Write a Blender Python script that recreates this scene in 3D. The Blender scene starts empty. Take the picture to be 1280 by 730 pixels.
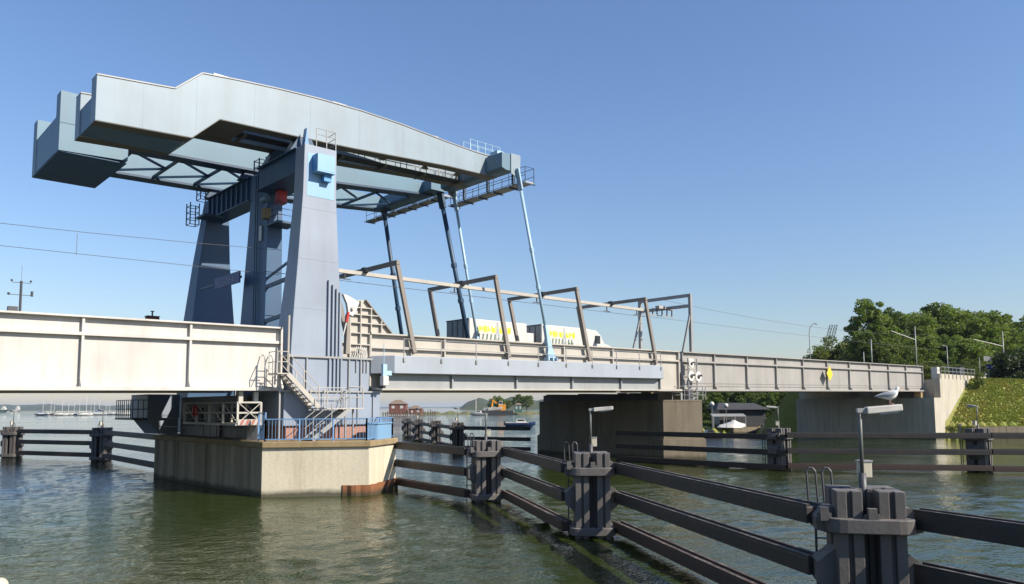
import bpy, math, random
from mathutils import Vector, Matrix
R = math.radians
scene = bpy.context.scene
COL = scene.collection

# ------------------------------------------------------------------ camera
# world: X runs along the bridge, Y across it (away from the viewer), water level z = 0, metres
CAM_H = 4.15
TH = R(47.46); PITCH = math.atan(83/960); ROLL = R(-0.3)
fw = Vector((math.cos(TH), math.sin(TH), 0)); rt = Vector((math.sin(TH), -math.cos(TH), 0))
F = fw*math.cos(PITCH) + Vector((0, 0, math.sin(PITCH)))
U = -fw*math.sin(PITCH) + Vector((0, 0, math.cos(PITCH)))
R2 = rt*math.cos(ROLL) + U*math.sin(ROLL); U2 = -rt*math.sin(ROLL) + U*math.cos(ROLL)
cd = bpy.data.cameras.new('camera'); cam = bpy.data.objects.new('camera', cd); COL.objects.link(cam)
cam.matrix_world = Matrix(((R2.x, U2.x, -F.x, 0), (R2.y, U2.y, -F.y, 0), (R2.z, U2.z, -F.z, CAM_H), (0, 0, 0, 1)))
cd.sensor_width = 36; cd.lens = 27.0; cd.shift_y = 61/1280
cd.clip_start = 0.1; cd.clip_end = 40000
scene.camera = cam

# ------------------------------------------------------------------ sky, sun, exposure
SUN_AZ = R(20)      # from the -Y axis towards +X
SUN_EL = R(37)
sd = Vector((math.sin(SUN_AZ)*math.cos(SUN_EL), -math.cos(SUN_AZ)*math.cos(SUN_EL), math.sin(SUN_EL)))
w = bpy.data.worlds.new('World'); scene.world = w; w.use_nodes = True
nt = w.node_tree; nt.nodes.clear()
sky = nt.nodes.new('ShaderNodeTexSky'); sky.sky_type = 'NISHITA'; sky.sun_disc = False
sky.sun_elevation = SUN_EL; sky.sun_rotation = math.atan2(sd.x, sd.y)
sky.altitude = 0; sky.air_density = 1.5; sky.dust_density = 0.5; sky.ozone_density = 6.0
bg = nt.nodes.new('ShaderNodeBackground'); bg.inputs['Strength'].default_value = 0.083
ow = nt.nodes.new('ShaderNodeOutputWorld')
hs = nt.nodes.new('ShaderNodeMixRGB'); hs.blend_type = 'MULTIPLY'; hs.inputs[0].default_value = 1; hs.inputs[2].default_value = (1.03, 1.02, 1.16, 1)   # camera's cool white balance, the whole sky alike
nt.links.new(sky.outputs[0], hs.inputs[1]); nt.links.new(hs.outputs[0], bg.inputs['Color']); nt.links.new(bg.outputs[0], ow.inputs['Surface'])
ld = bpy.data.lights.new('sun', 'SUN'); ld.energy = 5.0; ld.angle = R(0.53); ld.color = (1.0, 0.915, 0.79)
sun = bpy.data.objects.new('sun', ld); COL.objects.link(sun)
sun.rotation_euler = sd.to_track_quat('Z', 'Y').to_euler(); sun.location = (0, -60, 80)
scene.view_settings.view_transform = 'Standard'; scene.view_settings.look = 'None'
scene.view_settings.gamma = 1.0; scene.view_settings.exposure = 0.68
scene.view_settings.use_curve_mapping = False
scene.render.engine = 'CYCLES'
scene.render.resolution_x = 1024; scene.render.resolution_y = 584

# ------------------------------------------------------------------ materials
MATS = {}
AL = 0.78          # dims all base colours alike against the raised exposure, for deeper shade
def dim(c): return tuple(k*AL for k in c)
def nodes_of(name):
    m = bpy.data.materials.new(name); m.use_nodes = True
    t = m.node_tree; b = t.nodes['Principled BSDF']
    MATS[name] = m
    return m, t, b
def add(t, kind, **kw):
    n = t.nodes.new(kind)
    for k, v in kw.items(): setattr(n, k, v)
    return n
def coords(t, scale, kind='pos'):
    if kind == 'pos':
        g = add(t, 'ShaderNodeNewGeometry'); o = g.outputs['Position']
    else:
        g = add(t, 'ShaderNodeTexCoord'); o = g.outputs['Object']
    mp = add(t, 'ShaderNodeMapping'); mp.inputs['Scale'].default_value = scale
    t.links.new(o, mp.inputs['Vector'])
    return mp.outputs[0]
def noise(t, vec, scale, detail=4, rough=0.55):
    n = add(t, 'ShaderNodeTexNoise'); n.inputs['Scale'].default_value = scale
    n.inputs['Detail'].default_value = detail; n.inputs['Roughness'].default_value = rough
    t.links.new(vec, n.inputs['Vector'])
    return n.outputs['Fac']
def ramp(t, fac, stops):
    r = add(t, 'ShaderNodeValToRGB')
    while len(r.color_ramp.elements) < len(stops): r.color_ramp.elements.new(0.5)
    for e, (p, c) in zip(r.color_ramp.elements, stops):
        e.position = p; e.color = (c, c, c, 1) if not isinstance(c, tuple) else (*c, 1)
    t.links.new(fac, r.inputs[0])
    return r.outputs[0]
def mixc(t, fac, a, b, mode='MIX'):
    m = add(t, 'ShaderNodeMixRGB'); m.blend_type = mode
    for i, s in ((0, fac), (1, a), (2, b)):
        if hasattr(s, 'node'): t.links.new(s, m.inputs[i])
        elif i == 0: m.inputs[0].default_value = s
        else: m.inputs[i].default_value = (*s, 1)
    return m.outputs[0]
def bump(t, b, h, strength=0.3, dist=0.02):
    n = add(t, 'ShaderNodeBump'); n.inputs['Strength'].default_value = strength
    n.inputs['Distance'].default_value = dist
    t.links.new(h, n.inputs['Height']); t.links.new(n.outputs[0], b.inputs['Normal'])
def paint(name, col, rough=0.45, dirt=0.35, dirtcol=(0.16, 0.12, 0.08), metal=0.0, streak=1.0, tops=False):
    m, t, b = nodes_of(name); col = dim(col); dirtcol = dim(dirtcol)
    v = coords(t, (0.9, 0.9, 0.10)); s = noise(t, v, 1.6*streak, 6, 0.62)
    v2 = coords(t, (1, 1, 1)); s2 = noise(t, v2, 0.35, 3)
    f1 = ramp(t, s, [(0.45, 0.0), (0.85, dirt)])
    c = mixc(t, f1, col, dirtcol)
    f2 = ramp(t, s2, [(0.3, 0.90), (0.7, 1.06)])
    c = mixc(t, 1.0, c, f2, 'MULTIPLY')
    t.links.new(c, b.inputs['Base Color'])
    b.inputs['Roughness'].default_value = rough; b.inputs['Metallic'].default_value = metal
    if tops:  # patchy lighter upward faces: droppings, with the steel's top highlights painted in
        g = add(t, 'ShaderNodeNewGeometry'); sx = add(t, 'ShaderNodeSeparateXYZ'); t.links.new(g.outputs['Normal'], sx.inputs[0])
        n4 = noise(t, v2, 3.2, 5, 0.7); mm = add(t, 'ShaderNodeMath', operation='MULTIPLY')
        t.links.new(ramp(t, sx.outputs['Z'], [(0.6, 0.0), (0.9, 1.0)]), mm.inputs[0]); t.links.new(ramp(t, n4, [(0.46, 0.05), (0.66, 0.75)]), mm.inputs[1])
        c = mixc(t, mm.outputs[0], c, (0.22, 0.20, 0.18)); t.links.new(c, b.inputs['Base Color'])
    bump(t, b, noise(t, v2, 1.3 if not tops else 7, 3 if not tops else 6), 0.12 if not tops else 0.5, 0.02)
    return m
def plain(name, col, rough=0.5, metal=0.0, var=0.12):
    m, t, b = nodes_of(name); col = dim(col)
    s = noise(t, coords(t, (1, 1, 1)), 2.3, 4)
    c = mixc(t, 1.0, col, ramp(t, s, [(0.3, 1-var), (0.7, 1+var)]), 'MULTIPLY')
    t.links.new(c, b.inputs['Base Color'])
    b.inputs['Roughness'].default_value = rough; b.inputs['Metallic'].default_value = metal
    return m

paint('span_paint', (0.62, 0.59, 0.545), 0.5, 0.36, (0.34, 0.25, 0.17), streak=1.5)
paint('span_paint_aged', (0.37, 0.355, 0.33), 0.55, 0.42, (0.20, 0.15, 0.11), streak=1.5)
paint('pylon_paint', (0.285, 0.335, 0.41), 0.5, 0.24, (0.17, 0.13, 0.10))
paint('pylon_paint_shaded', (0.038, 0.108, 0.215), 0.5, 0.2)  # shade of the rear pylons and cross beams put into the paint
paint('beam_paint', (0.27, 0.345, 0.40), 0.5, 0.24, (0.17, 0.13, 0.10))
paint('beam_underside', (0.20, 0.175, 0.125), 0.6, 0.3)  # olive undersides: warm light off the water put into the grey paint
paint('road_beam_paint', (0.125, 0.235, 0.315), 0.5, 0.2)
paint('deep_blue_steel', (0.022, 0.07, 0.14), 0.5, 0.2)
paint('soffit_blue', (0.03, 0.11, 0.23), 0.5, 0.2)  # darker road beam blue, the underside's shade put into the colour
paint('cabinet_blue', (0.22, 0.40, 0.60), 0.5, 0.2)
paint('fascia_paint', (0.38, 0.42, 0.47), 0.45, 0.14)
paint('fascia_recess', (0.34, 0.355, 0.36), 0.5, 0.25)
paint('sky_blue_paint', (0.40, 0.58, 0.72), 0.45, 0.12)
paint('rail_blue_paint', (0.15, 0.31, 0.55), 0.45, 0.15)
paint('box_blue_paint', (0.09, 0.32, 0.66), 0.45, 0.1)
paint('patch_blue_paint', (0.26, 0.47, 0.70), 0.5, 0.1)
paint('cream_paint', (0.50, 0.465, 0.405), 0.5, 0.2)
paint('portal_paint', (0.27, 0.235, 0.20), 0.55, 0.3)
paint('galvanised', (0.36, 0.36, 0.35), 0.4, 0.25)
paint('dark_grating', (0.05, 0.055, 0.06), 0.7, 0.2)
paint('dolphin_steel', (0.125, 0.116, 0.110), 0.62, 0.45, (0.075, 0.05, 0.035), tops=True)
paint('fender_steel', (0.036, 0.032, 0.030), 0.6, 0.5, (0.09, 0.055, 0.035), tops=True)
paint('fender_rusty', (0.065, 0.040, 0.030), 0.7, 0.6, (0.10, 0.05, 0.03), tops=True)
paint('beige_cabinet', (0.62, 0.58, 0.45), 0.5, 0.25)
plain('lamp_pole', (0.12, 0.13, 0.12), 0.5)
plain('lamp_grey', (0.46, 0.44, 0.40), 0.6, 0, 0.25)
paint('gantry_paint', (0.50, 0.475, 0.42), 0.55, 0.35)
plain('dull_red', (0.42, 0.12, 0.09), 0.6)
plain('red_paint', (0.55, 0.03, 0.03), 0.45)
plain('white_paint', (0.64, 0.62, 0.58), 0.4, 0, 0.05)
plain('black_rubber', (0.02, 0.02, 0.02), 0.8)
plain('dark_glass', (0.02, 0.025, 0.03), 0.1)
plain('yellow_sign', (0.85, 0.60, 0.04), 0.5, 0, 0.04)
plain('yellow_print', (0.75, 0.78, 0.03), 0.5, 0, 0.04)
plain('green_print', (0.10, 0.16, 0.10), 0.5)
plain('grey_print', (0.42, 0.44, 0.46), 0.5)
plain('navy_sign', (0.03, 0.05, 0.20), 0.5)
plain('wire_metal', (0.16, 0.16, 0.17), 0.5, 0.5)
plain('steel_dark', (0.07, 0.07, 0.075), 0.5)
plain('orange_paint', (0.75, 0.30, 0.02), 0.5)
plain('blue_hull', (0.02, 0.04, 0.12), 0.3)
plain('red_hull', (0.45, 0.05, 0.04), 0.35)
plain('green_hull', (0.08, 0.15, 0.12), 0.4)
plain('blue_canvas', (0.05, 0.16, 0.50), 0.8)
plain('timber', (0.13, 0.09, 0.06), 0.85)
plain('asphalt', (0.05, 0.05, 0.052), 0.9)
plain('ballast', (0.16, 0.14, 0.12), 0.95)
plain('brick_red', (0.21, 0.075, 0.055), 0.85)
plain('brick_pale', (0.42, 0.22, 0.16), 0.85)
plain('roof_brown', (0.22, 0.16, 0.12), 0.85)
plain('roof_dark', (0.05, 0.05, 0.055), 0.8)
plain('gull_white', (0.80, 0.80, 0.79), 0.8, 0, 0.04)
plain('gull_grey', (0.30, 0.33, 0.37), 0.8)
plain('gull_yellow', (0.75, 0.42, 0.08), 0.6)
plain('gull_pink', (0.62, 0.36, 0.30), 0.6)
plain('trailer_rear', (0.32, 0.345, 0.345), 0.5)
plain('bark', (0.09, 0.07, 0.05), 0.9)

def concrete(name, col, stain=(0.10, 0.085, 0.05), tide=True, amount=0.6, leak_shade=None):
    m, t, b = nodes_of(name); col = dim(col); stain = dim(stain)
    v = coords(t, (1, 1, 1)); vs = coords(t, (1.1, 1.1, 0.09))
    n1 = noise(t, v, 0.55, 5, 0.6); n2 = noise(t, vs, 1.7, 6, 0.65); n3 = noise(t, v, 9, 4, 0.6)
    c = mixc(t, ramp(t, n1, [(0.35, 0.0), (0.7, 0.45)]), col, tuple(k*0.78 for k in col))
    c = mixc(t, ramp(t, n2, [(0.46, 0.0), (0.78, amount)]), c, stain)
    c = mixc(t, 1.0, c, ramp(t, n3, [(0.3, 0.92), (0.7, 1.05)]), 'MULTIPLY')
    if leak_shade is not None:     # rusty streaks, with the left wall's shade painted in as a brown wash
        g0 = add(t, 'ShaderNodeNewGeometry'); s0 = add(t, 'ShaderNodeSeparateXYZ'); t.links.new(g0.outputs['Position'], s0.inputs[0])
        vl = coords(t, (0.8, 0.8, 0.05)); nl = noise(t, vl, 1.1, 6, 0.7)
        mk = add(t, 'ShaderNodeMath', operation='LESS_THAN'); t.links.new(s0.outputs['X'], mk.inputs[0]); mk.inputs[1].default_value = leak_shade
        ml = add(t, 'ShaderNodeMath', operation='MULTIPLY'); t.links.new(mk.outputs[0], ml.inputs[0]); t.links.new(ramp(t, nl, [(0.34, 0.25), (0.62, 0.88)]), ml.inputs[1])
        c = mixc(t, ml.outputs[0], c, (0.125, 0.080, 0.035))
    if tide:      # algae up to the high-water line
        g = add(t, 'ShaderNodeNewGeometry'); sx = add(t, 'ShaderNodeSeparateXYZ')
        t.links.new(g.outputs['Position'], sx.inputs[0])
        ma = add(t, 'ShaderNodeMath', operation='MULTIPLY_ADD')
        t.links.new(n1, ma.inputs[0]); ma.inputs[1].default_value = 0.5
        t.links.new(sx.outputs['Z'], ma.inputs[2])
        c = mixc(t, ramp(t, ma.outputs[0], [(0.36, 0.9), (0.60, 0.0)]), c, (0.035, 0.035, 0.018))
    t.links.new(c, b.inputs['Base Color']); b.inputs['Roughness'].default_value = 0.9
    bump(t, b, n3, 0.35, 0.015)
    return m
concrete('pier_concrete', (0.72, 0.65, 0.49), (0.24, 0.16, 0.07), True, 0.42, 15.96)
concrete('pier_concrete_dark', (0.25, 0.205, 0.145), (0.08, 0.06, 0.03), True, 0.65)  # streaky stains on concrete darkened to paint in the right pier's shade
concrete('cap_concrete', (0.36, 0.265, 0.14), (0.13, 0.09, 0.04), False, 0.6)
concrete('abutment_concrete', (0.56, 0.51, 0.41), (0.17, 0.15, 0.11), True, 0.5)
concrete('rusty_sheet', (0.30, 0.12, 0.045), (0.07, 0.035, 0.02), True, 0.8)

def water_mat():
    m, t, b = nodes_of('water')
    b.inputs['Base Color'].default_value = (0.021, 0.031, 0.004, 1)
    b.inputs['Roughness'].default_value = 0.03; b.inputs['IOR'].default_value = 1.333
    v = coords(t, (1, 1, 1))
    mp = add(t, 'ShaderNodeMapping'); t.links.new(v, mp.inputs['Vector'])
    mp.inputs['Rotation'].default_value = (0, 0, R(44)); mp.inputs['Scale'].default_value = (0.6, 1.2, 1)
    a = noise(t, mp.outputs[0], 0.45, 2, 0.5); c = noise(t, mp.outputs[0], 2.6, 3, 0.55); d = noise(t, mp.outputs[0], 8.5, 2, 0.5)
    big = noise(t, v, 0.03, 3, 0.5)
    def mad(x, k, y):
        n = add(t, 'ShaderNodeMath', operation='MULTIPLY_ADD'); t.links.new(x, n.inputs[0]); n.inputs[1].default_value = k
        t.links.new(y, n.inputs[2]); return n.outputs[0]
    h = mad(d, 0.5, c)
    ga = add(t, 'ShaderNodeMath', operation='MULTIPLY'); t.links.new(ramp(t, big, [(0.38, 0.42), (0.62, 1.0)]), ga.inputs[0]); t.links.new(h, ga.inputs[1])
    bump(t, b, ga.outputs[0], 1.0, 0.06)
water_mat()

def ground_mat(name, c1, c2, c3, sc=0.25):
    m, t, b = nodes_of(name); c1, c2, c3 = dim(c1), dim(c2), dim(c3)
    v = coords(t, (1, 1, 1)); n1 = noise(t, v, sc, 6, 0.65); n2 = noise(t, v, sc*9, 4, 0.6)
    c = mixc(t, ramp(t, n1, [(0.38, 0.0), (0.62, 1.0)]), c1, c2)
    c = mixc(t, ramp(t, n2, [(0.5, 0.0), (0.75, 0.7)]), c, c3)
    t.links.new(c, b.inputs['Base Color']); b.inputs['Roughness'].default_value = 0.95
    bump(t, b, n2, 0.8, 0.25)
ground_mat('bank_grass', (0.22, 0.27, 0.04), (0.32, 0.29, 0.085), (0.13, 0.19, 0.035), 0.3)
ground_mat('lawn', (0.07, 0.12, 0.02), (0.10, 0.14, 0.03), (0.05, 0.09, 0.02), 0.2)
ground_mat('far_land', (0.045, 0.065, 0.03), (0.06, 0.075, 0.04), (0.04, 0.05, 0.03), 0.01)
ground_mat('reed_bank', (0.13, 0.14, 0.05), (0.17, 0.15, 0.06), (0.09, 0.11, 0.04), 0.05)
def leaf(name, c1, c2):
    m, t, b = nodes_of(name); c1, c2 = dim(c1), dim(c2)
    n = noise(t, coords(t, (1, 1, 1)), 0.45, 3); oi = add(t, 'ShaderNodeObjectInfo')
    c = mixc(t, ramp(t, n, [(0.35, 0.0), (0.65, 1.0)]), c1, c2)
    c = mixc(t, 1.0, c, ramp(t, oi.outputs['Random'], [(0.0, 0.8), (1.0, 1.2)]), 'MULTIPLY')
    t.links.new(c, b.inputs['Base Color']); b.inputs['Roughness'].default_value = 0.6
    tr = add(t, 'ShaderNodeBsdfTranslucent'); t.links.new(mixc(t, 1.0, c, (1.15, 1.2, 0.6), 'MULTIPLY'), tr.inputs['Color'])
    ms = add(t, 'ShaderNodeMixShader'); ms.inputs[0].default_value = 0.42
    out = [k for k in t.nodes if k.type == 'OUTPUT_MATERIAL'][0]
    t.links.new(b.outputs[0], ms.inputs[1]); t.links.new(tr.outputs[0], ms.inputs[2]); t.links.new(ms.outputs[0], out.inputs['Surface'])
leaf('leaves', (0.13, 0.20, 0.030), (0.19, 0.25, 0.045))
leaf('leaves_dark', (0.09, 0.15, 0.025), (0.13, 0.19, 0.035))
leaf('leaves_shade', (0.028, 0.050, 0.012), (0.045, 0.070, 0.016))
leaf('leaves_pale', (0.12, 0.17, 0.035), (0.17, 0.20, 0.05))
leaf('grass_blades', (0.24, 0.29, 0.045), (0.33, 0.31, 0.08))

# ------------------------------------------------------------------ mesh helpers
class MB:
    def __init__(s): s.v = []; s.f = []; s.mi = []; s.cur = 0
    def quad(s, pts):
        n = len(s.v); s.v += [tuple(p) for p in pts]; s.f.append(tuple(range(n, n+len(pts)))); s.mi.append(s.cur); return s
    def hexa(s, p):      # p: 4 bottom + 4 top, same winding (ccw from above)
        n = len(s.v); s.v += [tuple(q) for q in p]
        for q in ((3, 2, 1, 0), (4, 5, 6, 7), (0, 1, 5, 4), (1, 2, 6, 5), (2, 3, 7, 6), (3, 0, 4, 7)):
            s.f.append(tuple(n+i for i in q)); s.mi.append(s.cur)
        return s
    def box(s, x0, x1, y0, y1, z0, z1, g=0.0, xr=None):   # g: grade dz/dx about xr (z given at xr)
        xr = x0 if xr is None else xr
        a = g*(x0-xr); b = g*(x1-xr)
        return s.hexa([(x0, y0, z0+a), (x1, y0, z0+b), (x1, y1, z0+b), (x0, y1, z0+a),
                       (x0, y0, z1+a), (x1, y0, z1+b), (x1, y1, z1+b), (x0, y1, z1+a)])
    def prism(s, poly, axis, a, b):   # poly in the other two axes; axis 'x','y','z'
        def P(u, v, w):
            return {'x': (w, u, v), 'y': (u, w, v), 'z': (u, v, w)}[axis]
        n = len(s.v); k = len(poly)
        s.v += [P(u, v, a) for u, v in poly] + [P(u, v, b) for u, v in poly]
        ar = sum(poly[i][0]*poly[(i+1) % k][1]-poly[(i+1) % k][0]*poly[i][1] for i in range(k))
        flip = (ar > 0) != (axis == 'y')
        lo = tuple(range(n, n+k)); hi = tuple(range(n+k, n+2*k))
        s.f += [lo[::-1], hi] if flip else [lo, hi[::-1]]; s.mi += [s.cur]*2
        for i in range(k):
            j = (i+1) % k; q = (n+i, n+j, n+k+j, n+k+i)
            s.f.append(q if flip else q[::-1]); s.mi.append(s.cur)
        return s
    def bar(s, p, q, w_, h_, up=(0, 0, 1)):
        p = Vector(p); q = Vector(q); d = (q-p).normalized(); u = Vector(up)
        if abs(d.dot(u)) > 0.98: u = Vector((0, 1, 0))
        sx = d.cross(u).normalized(); sy = sx.cross(d).normalized()
        a = sx*(w_/2); b = sy*(h_/2)
        return s.hexa([p-a-b, p+a-b, q+a-b, q-a-b, p-a+b, p+a+b, q+a+b, q-a+b])
    def tube(s, p, q, r, n=8, r2=None):
        p = Vector(p); q = Vector(q); d = (q-p).normalized(); r2 = r if r2 is None else r2
        u = Vector((0, 0, 1)) if abs(d.z) < 0.9 else Vector((1, 0, 0))
        a = d.cross(u).normalized(); b = d.cross(a)
        k = len(s.v)
        for P, rr in ((p, r), (q, r2)):
            for i in range(n):
                t_ = 2*math.pi*i/n; s.v.append(tuple(P+(a*math.cos(t_)+b*math.sin(t_))*rr))
        for i in range(n):
            j = (i+1) % n; s.f.append((k+i, k+n+i, k+n+j, k+j)); s.mi.append(s.cur)
        s.f.append(tuple(k+i for i in range(n))); s.f.append(tuple(k+n+i for i in range(n-1, -1, -1))); s.mi += [s.cur]*2
        return s
    def path(s, pts, r, n=6):
        for a, b in zip(pts, pts[1:]): s.tube(a, b, r, n)
        return s
    def loft(s, rings, cap=True):
        k = len(s.v); n = len(rings[0])
        for r in rings: s.v += [tuple(p) for p in r]
        for i in range(len(rings)-1):
            for j in range(n):
                jj = (j+1) % n
                s.f.append((k+i*n+j, k+i*n+jj, k+(i+1)*n+jj, k+(i+1)*n+j)); s.mi.append(s.cur)
        if cap:
            s.f.append(tuple(k+j for j in range(n-1, -1, -1))); s.f.append(tuple(k+(len(rings)-1)*n+j for j in range(n))); s.mi += [s.cur]*2
        return s
    def sphere(s, c, r, n=10, m=6, sq=(1, 1, 1)):
        rings = []
        for i in range(m+1):
            a = math.pi*(i/m-0.5); a = max(min(a, math.pi/2-0.02), -math.pi/2+0.02)
            rings.append([(c[0]+r*sq[0]*math.cos(a)*math.cos(2*math.pi*j/n), c[1]+r*sq[1]*math.cos(a)*math.sin(2*math.pi*j/n), c[2]+r*sq[2]*math.sin(a)) for j in range(n)])
        return s.loft(rings)
    def mesh(s, name, mats, off=(0, 0, 0), smooth=False):
        me = bpy.data.meshes.new(name)
        o = off; me.from_pydata([(x-o[0], y-o[1], z-o[2]) for x, y, z in s.v], [], s.f)
        for mm in (mats if isinstance(mats, (list, tuple)) else [mats]): me.materials.append(MATS[mm])
        if any(s.mi): me.polygons.foreach_set('material_index', s.mi)
        if smooth: me.polygons.foreach_set('use_smooth', [True]*len(me.polygons))
        me.update(); return me
    def build(s, name, mats, parent=None, smooth=False, bevel=0.0):
        off = (0, 0, 0)
        if parent is not None:
            p = parent
            while p is not None: off = tuple(a+b for a, b in zip(off, p.location)); p = p.parent
        else:
            xs = [p[0] for p in s.v]; ys = [p[1] for p in s.v]; zs = [p[2] for p in s.v]
            off = ((min(xs)+max(xs))/2, (min(ys)+max(ys))/2, min(zs))
        o = bpy.data.objects.new(name, s.mesh(name, mats, off, smooth)); COL.objects.link(o)
        if parent is not None: o.parent = parent
        else: o.location = off
        if bevel:
            b = o.modifiers.new('bevel', 'BEVEL'); b.width = bevel; b.segments = 2; b.limit_method = 'ANGLE'
        return o
def loose(mb, name, mats, parent, smooth=False):
    par = list(range(len(mb.v)))
    def fd(i):
        while par[i] != i: par[i] = par[par[i]]; i = par[i]
        return i
    for f_ in mb.f:
        for k in f_[1:]: par[fd(k)] = fd(f_[0])
    gr = {}
    for f_ in mb.f: gr.setdefault(fd(f_[0]), []).append(f_)
    for fs in gr.values():
        ids = sorted({k for f_ in fs for k in f_}); mp = {k: i for i, k in enumerate(ids)}
        n = MB(); n.v = [mb.v[k] for k in ids]; n.f = [tuple(mp[k] for k in f_) for f_ in fs]; n.mi = [0]*len(fs)
        n.build(name, mats, parent, smooth)
def tag(o, label, cat, group=None):
    o['label'] = label; o['category'] = cat
    if group: o['group'] = group
    return o
def thing(name, label, cat, loc=(0, 0, 0), rz=0.0, group=None):
    o = bpy.data.objects.new(name, None); COL.objects.link(o); o.location = loc; o.rotation_euler = (0, 0, rz)
    o.empty_display_size = 0.3
    return tag(o, label, cat, group)
def structure(o): o['kind'] = 'structure'; return o
def stuff(o): o['kind'] = 'stuff'; return o
def dup(root, loc, rz, label, scale=None):
    r = root.copy(); COL.objects.link(r); r.location = loc; r.rotation_euler = (0, 0, rz); r['label'] = label
    if scale is not None: r.scale = (scale,)*3 if not isinstance(scale, tuple) else scale
    for ch in list(root.children):
        c = ch.copy(); COL.objects.link(c); c.parent = r
        for g in list(ch.children):
            d = g.copy(); COL.objects.link(d); d.parent = c
    return r

# ------------------------------------------------------------------ water
def water():
    import numpy as np
    rng = np.random.default_rng(5)
    na, nr = 560, 620
    az = TH+np.radians(np.linspace(-62, 62, na)); rr = 2.0*(450/2.0)**np.linspace(0, 1, nr)
    A, Rr = np.meshgrid(az, rr, indexing='ij'); X = Rr*np.cos(A); Y = Rr*np.sin(A)
    step = Rr*np.log(450/2.0)/nr
    Z = np.zeros_like(X); Pt = np.zeros_like(X)
    for k in range(6):
        a = rng.uniform(0, 6.28); L = rng.uniform(14, 45); Pt += np.sin((X*np.cos(a)+Y*np.sin(a))*6.283/L+rng.uniform(0, 6.28))
    Pt = np.clip(0.8+0.22*Pt, 0.35, 1.5)
    for k in range(70):
        L = 0.38*(7.5/0.38)**rng.uniform(0, 1); a = TH+rng.normal(0.25, 0.75)
        amp = 0.0100*L**0.85*(0.26 if L > 2.5 else 1.0); fade = np.clip((L/step-2.2)/3.0, 0, 1)
        ph = (X*np.cos(a)+Y*np.sin(a))*6.283/L+rng.uniform(0, 6.28)
        w_ = np.sin(ph); Z += amp*0.36*fade*(w_+0.25*np.cos(2*ph))
    Z *= Pt*np.clip((450-Rr)/150, 0, 1)
    v = np.stack([X, Y, Z], -1).reshape(-1, 3)
    I, J = np.meshgrid(np.arange(na-1), np.arange(nr-1), indexing='ij'); q = (I*nr+J).ravel()
    f = np.stack([q, q+1, q+nr+1, q+nr], -1)[:, ::-1]
    me = bpy.data.meshes.new('water'); me.vertices.add(len(v)); me.vertices.foreach_set('co', v.ravel())
    me.loops.add(f.size); me.loops.foreach_set('vertex_index', f.ravel()); me.polygons.add(len(f))
    me.polygons.foreach_set('loop_start', np.arange(0, f.size, 4)); me.polygons.foreach_set('use_smooth', np.ones(len(f), bool))
    me.update(calc_edges=True); me.validate(); me.materials.append(MATS['water'])
    structure_ = bpy.data.objects.new('water', me); COL.objects.link(structure_); structure(structure_)
    m = MB(); L = 14000
    m.quad([(-L, -L, -0.2), (L, -L, -0.2), (L, L, -0.2), (-L, L, -0.2)])
    structure(m.build('open_water', 'water'))
water()

# ------------------------------------------------------------------ bridge: common line
G = 0.0095
def zb(x): return 4.87+G*x
def zt(x): return zb(x)+3.2
YN, YF = 36.5, 42.8        # webs of the railway girders

def girder(root, st, y, out, mat, lower=True, foot=True, ribz=2.42, z0=0.0):
    """plate girder on web plane y, stiffened side facing out (-1 / +1); st = stiffener stations"""
    def span(x0, x1, ya, yb, za, zc): return MB().box(x0, x1, min(ya, yb), max(ya, yb), zb(x0)+za, zb(x0)+zc, G)
    for a, b in zip(st, st[1:]):
        span(a+0.04, b-0.04, y, y-out*0.04, ribz+0.06, 3.12).build('panel', mat, root)
        if lower: span(a+0.04, b-0.04, y, y-out*0.04, 0.16+z0, ribz-0.06).build('panel', mat, root)
    for x in st:
        m = MB().box(x-0.05, x+0.05, min(y, y+out*0.20), max(y, y+out*0.20), zb(x)+0.16+z0, zb(x)+3.12)
        if foot: m.prism([(y+out*0.2, zb(x)+0.16), (y+out*0.42, zb(x)+0.16), (y+out*0.2, zb(x)+0.5)], 'x', x-0.045, x+0.045)
        m.build('stiffener', mat, root)
    a, b = st[0], st[-1]
    span(a, b, y-0.28, y+0.28, 3.12, 3.2).build('top_flange', mat, root)
    span(a, b, y-out*0.03, y+out*0.22, ribz-0.07, ribz+0.07).build('rib', mat, root)
    if lower:
        span(a, b, y-0.45, y+0.45, 0.0, 0.16).build('bottom_flange', mat, root)

def span_inside(root, x0, x1, mat):
    MB().box(x0, x1, YN+0.1, YF-0.1, zb(x0)+1.15, zb(x0)+1.35, G).build('deck', 'steel_dark', root)
    m = MB(); x = x0+1.2
    while x < x1-0.3:
        m.box(x-0.12, x+0.12, YN+0.06, YF-0.06, zb(x)+0.35, zb(x)+1.15); x += 2.3
    loose(m, 'cross_girder', mat, root)
    for k in (-0.75, 0.75):
        y = (YN+YF)/2+k
        MB().box(x0, x1, y-0.035, y+0.035, zb(x0)+1.52, zb(x0)+1.68, G).build('track_rail', 'wire_metal', root)
    m = MB(); x = x0+0.3
    while x < x1-0.2:
        m.box(x-0.12, x+0.12, 38.3, 41.0, zb(x)+1.36, zb(x)+1.52); x += 0.65
    stuff(m.build('sleepers', 'timber', root))

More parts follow.
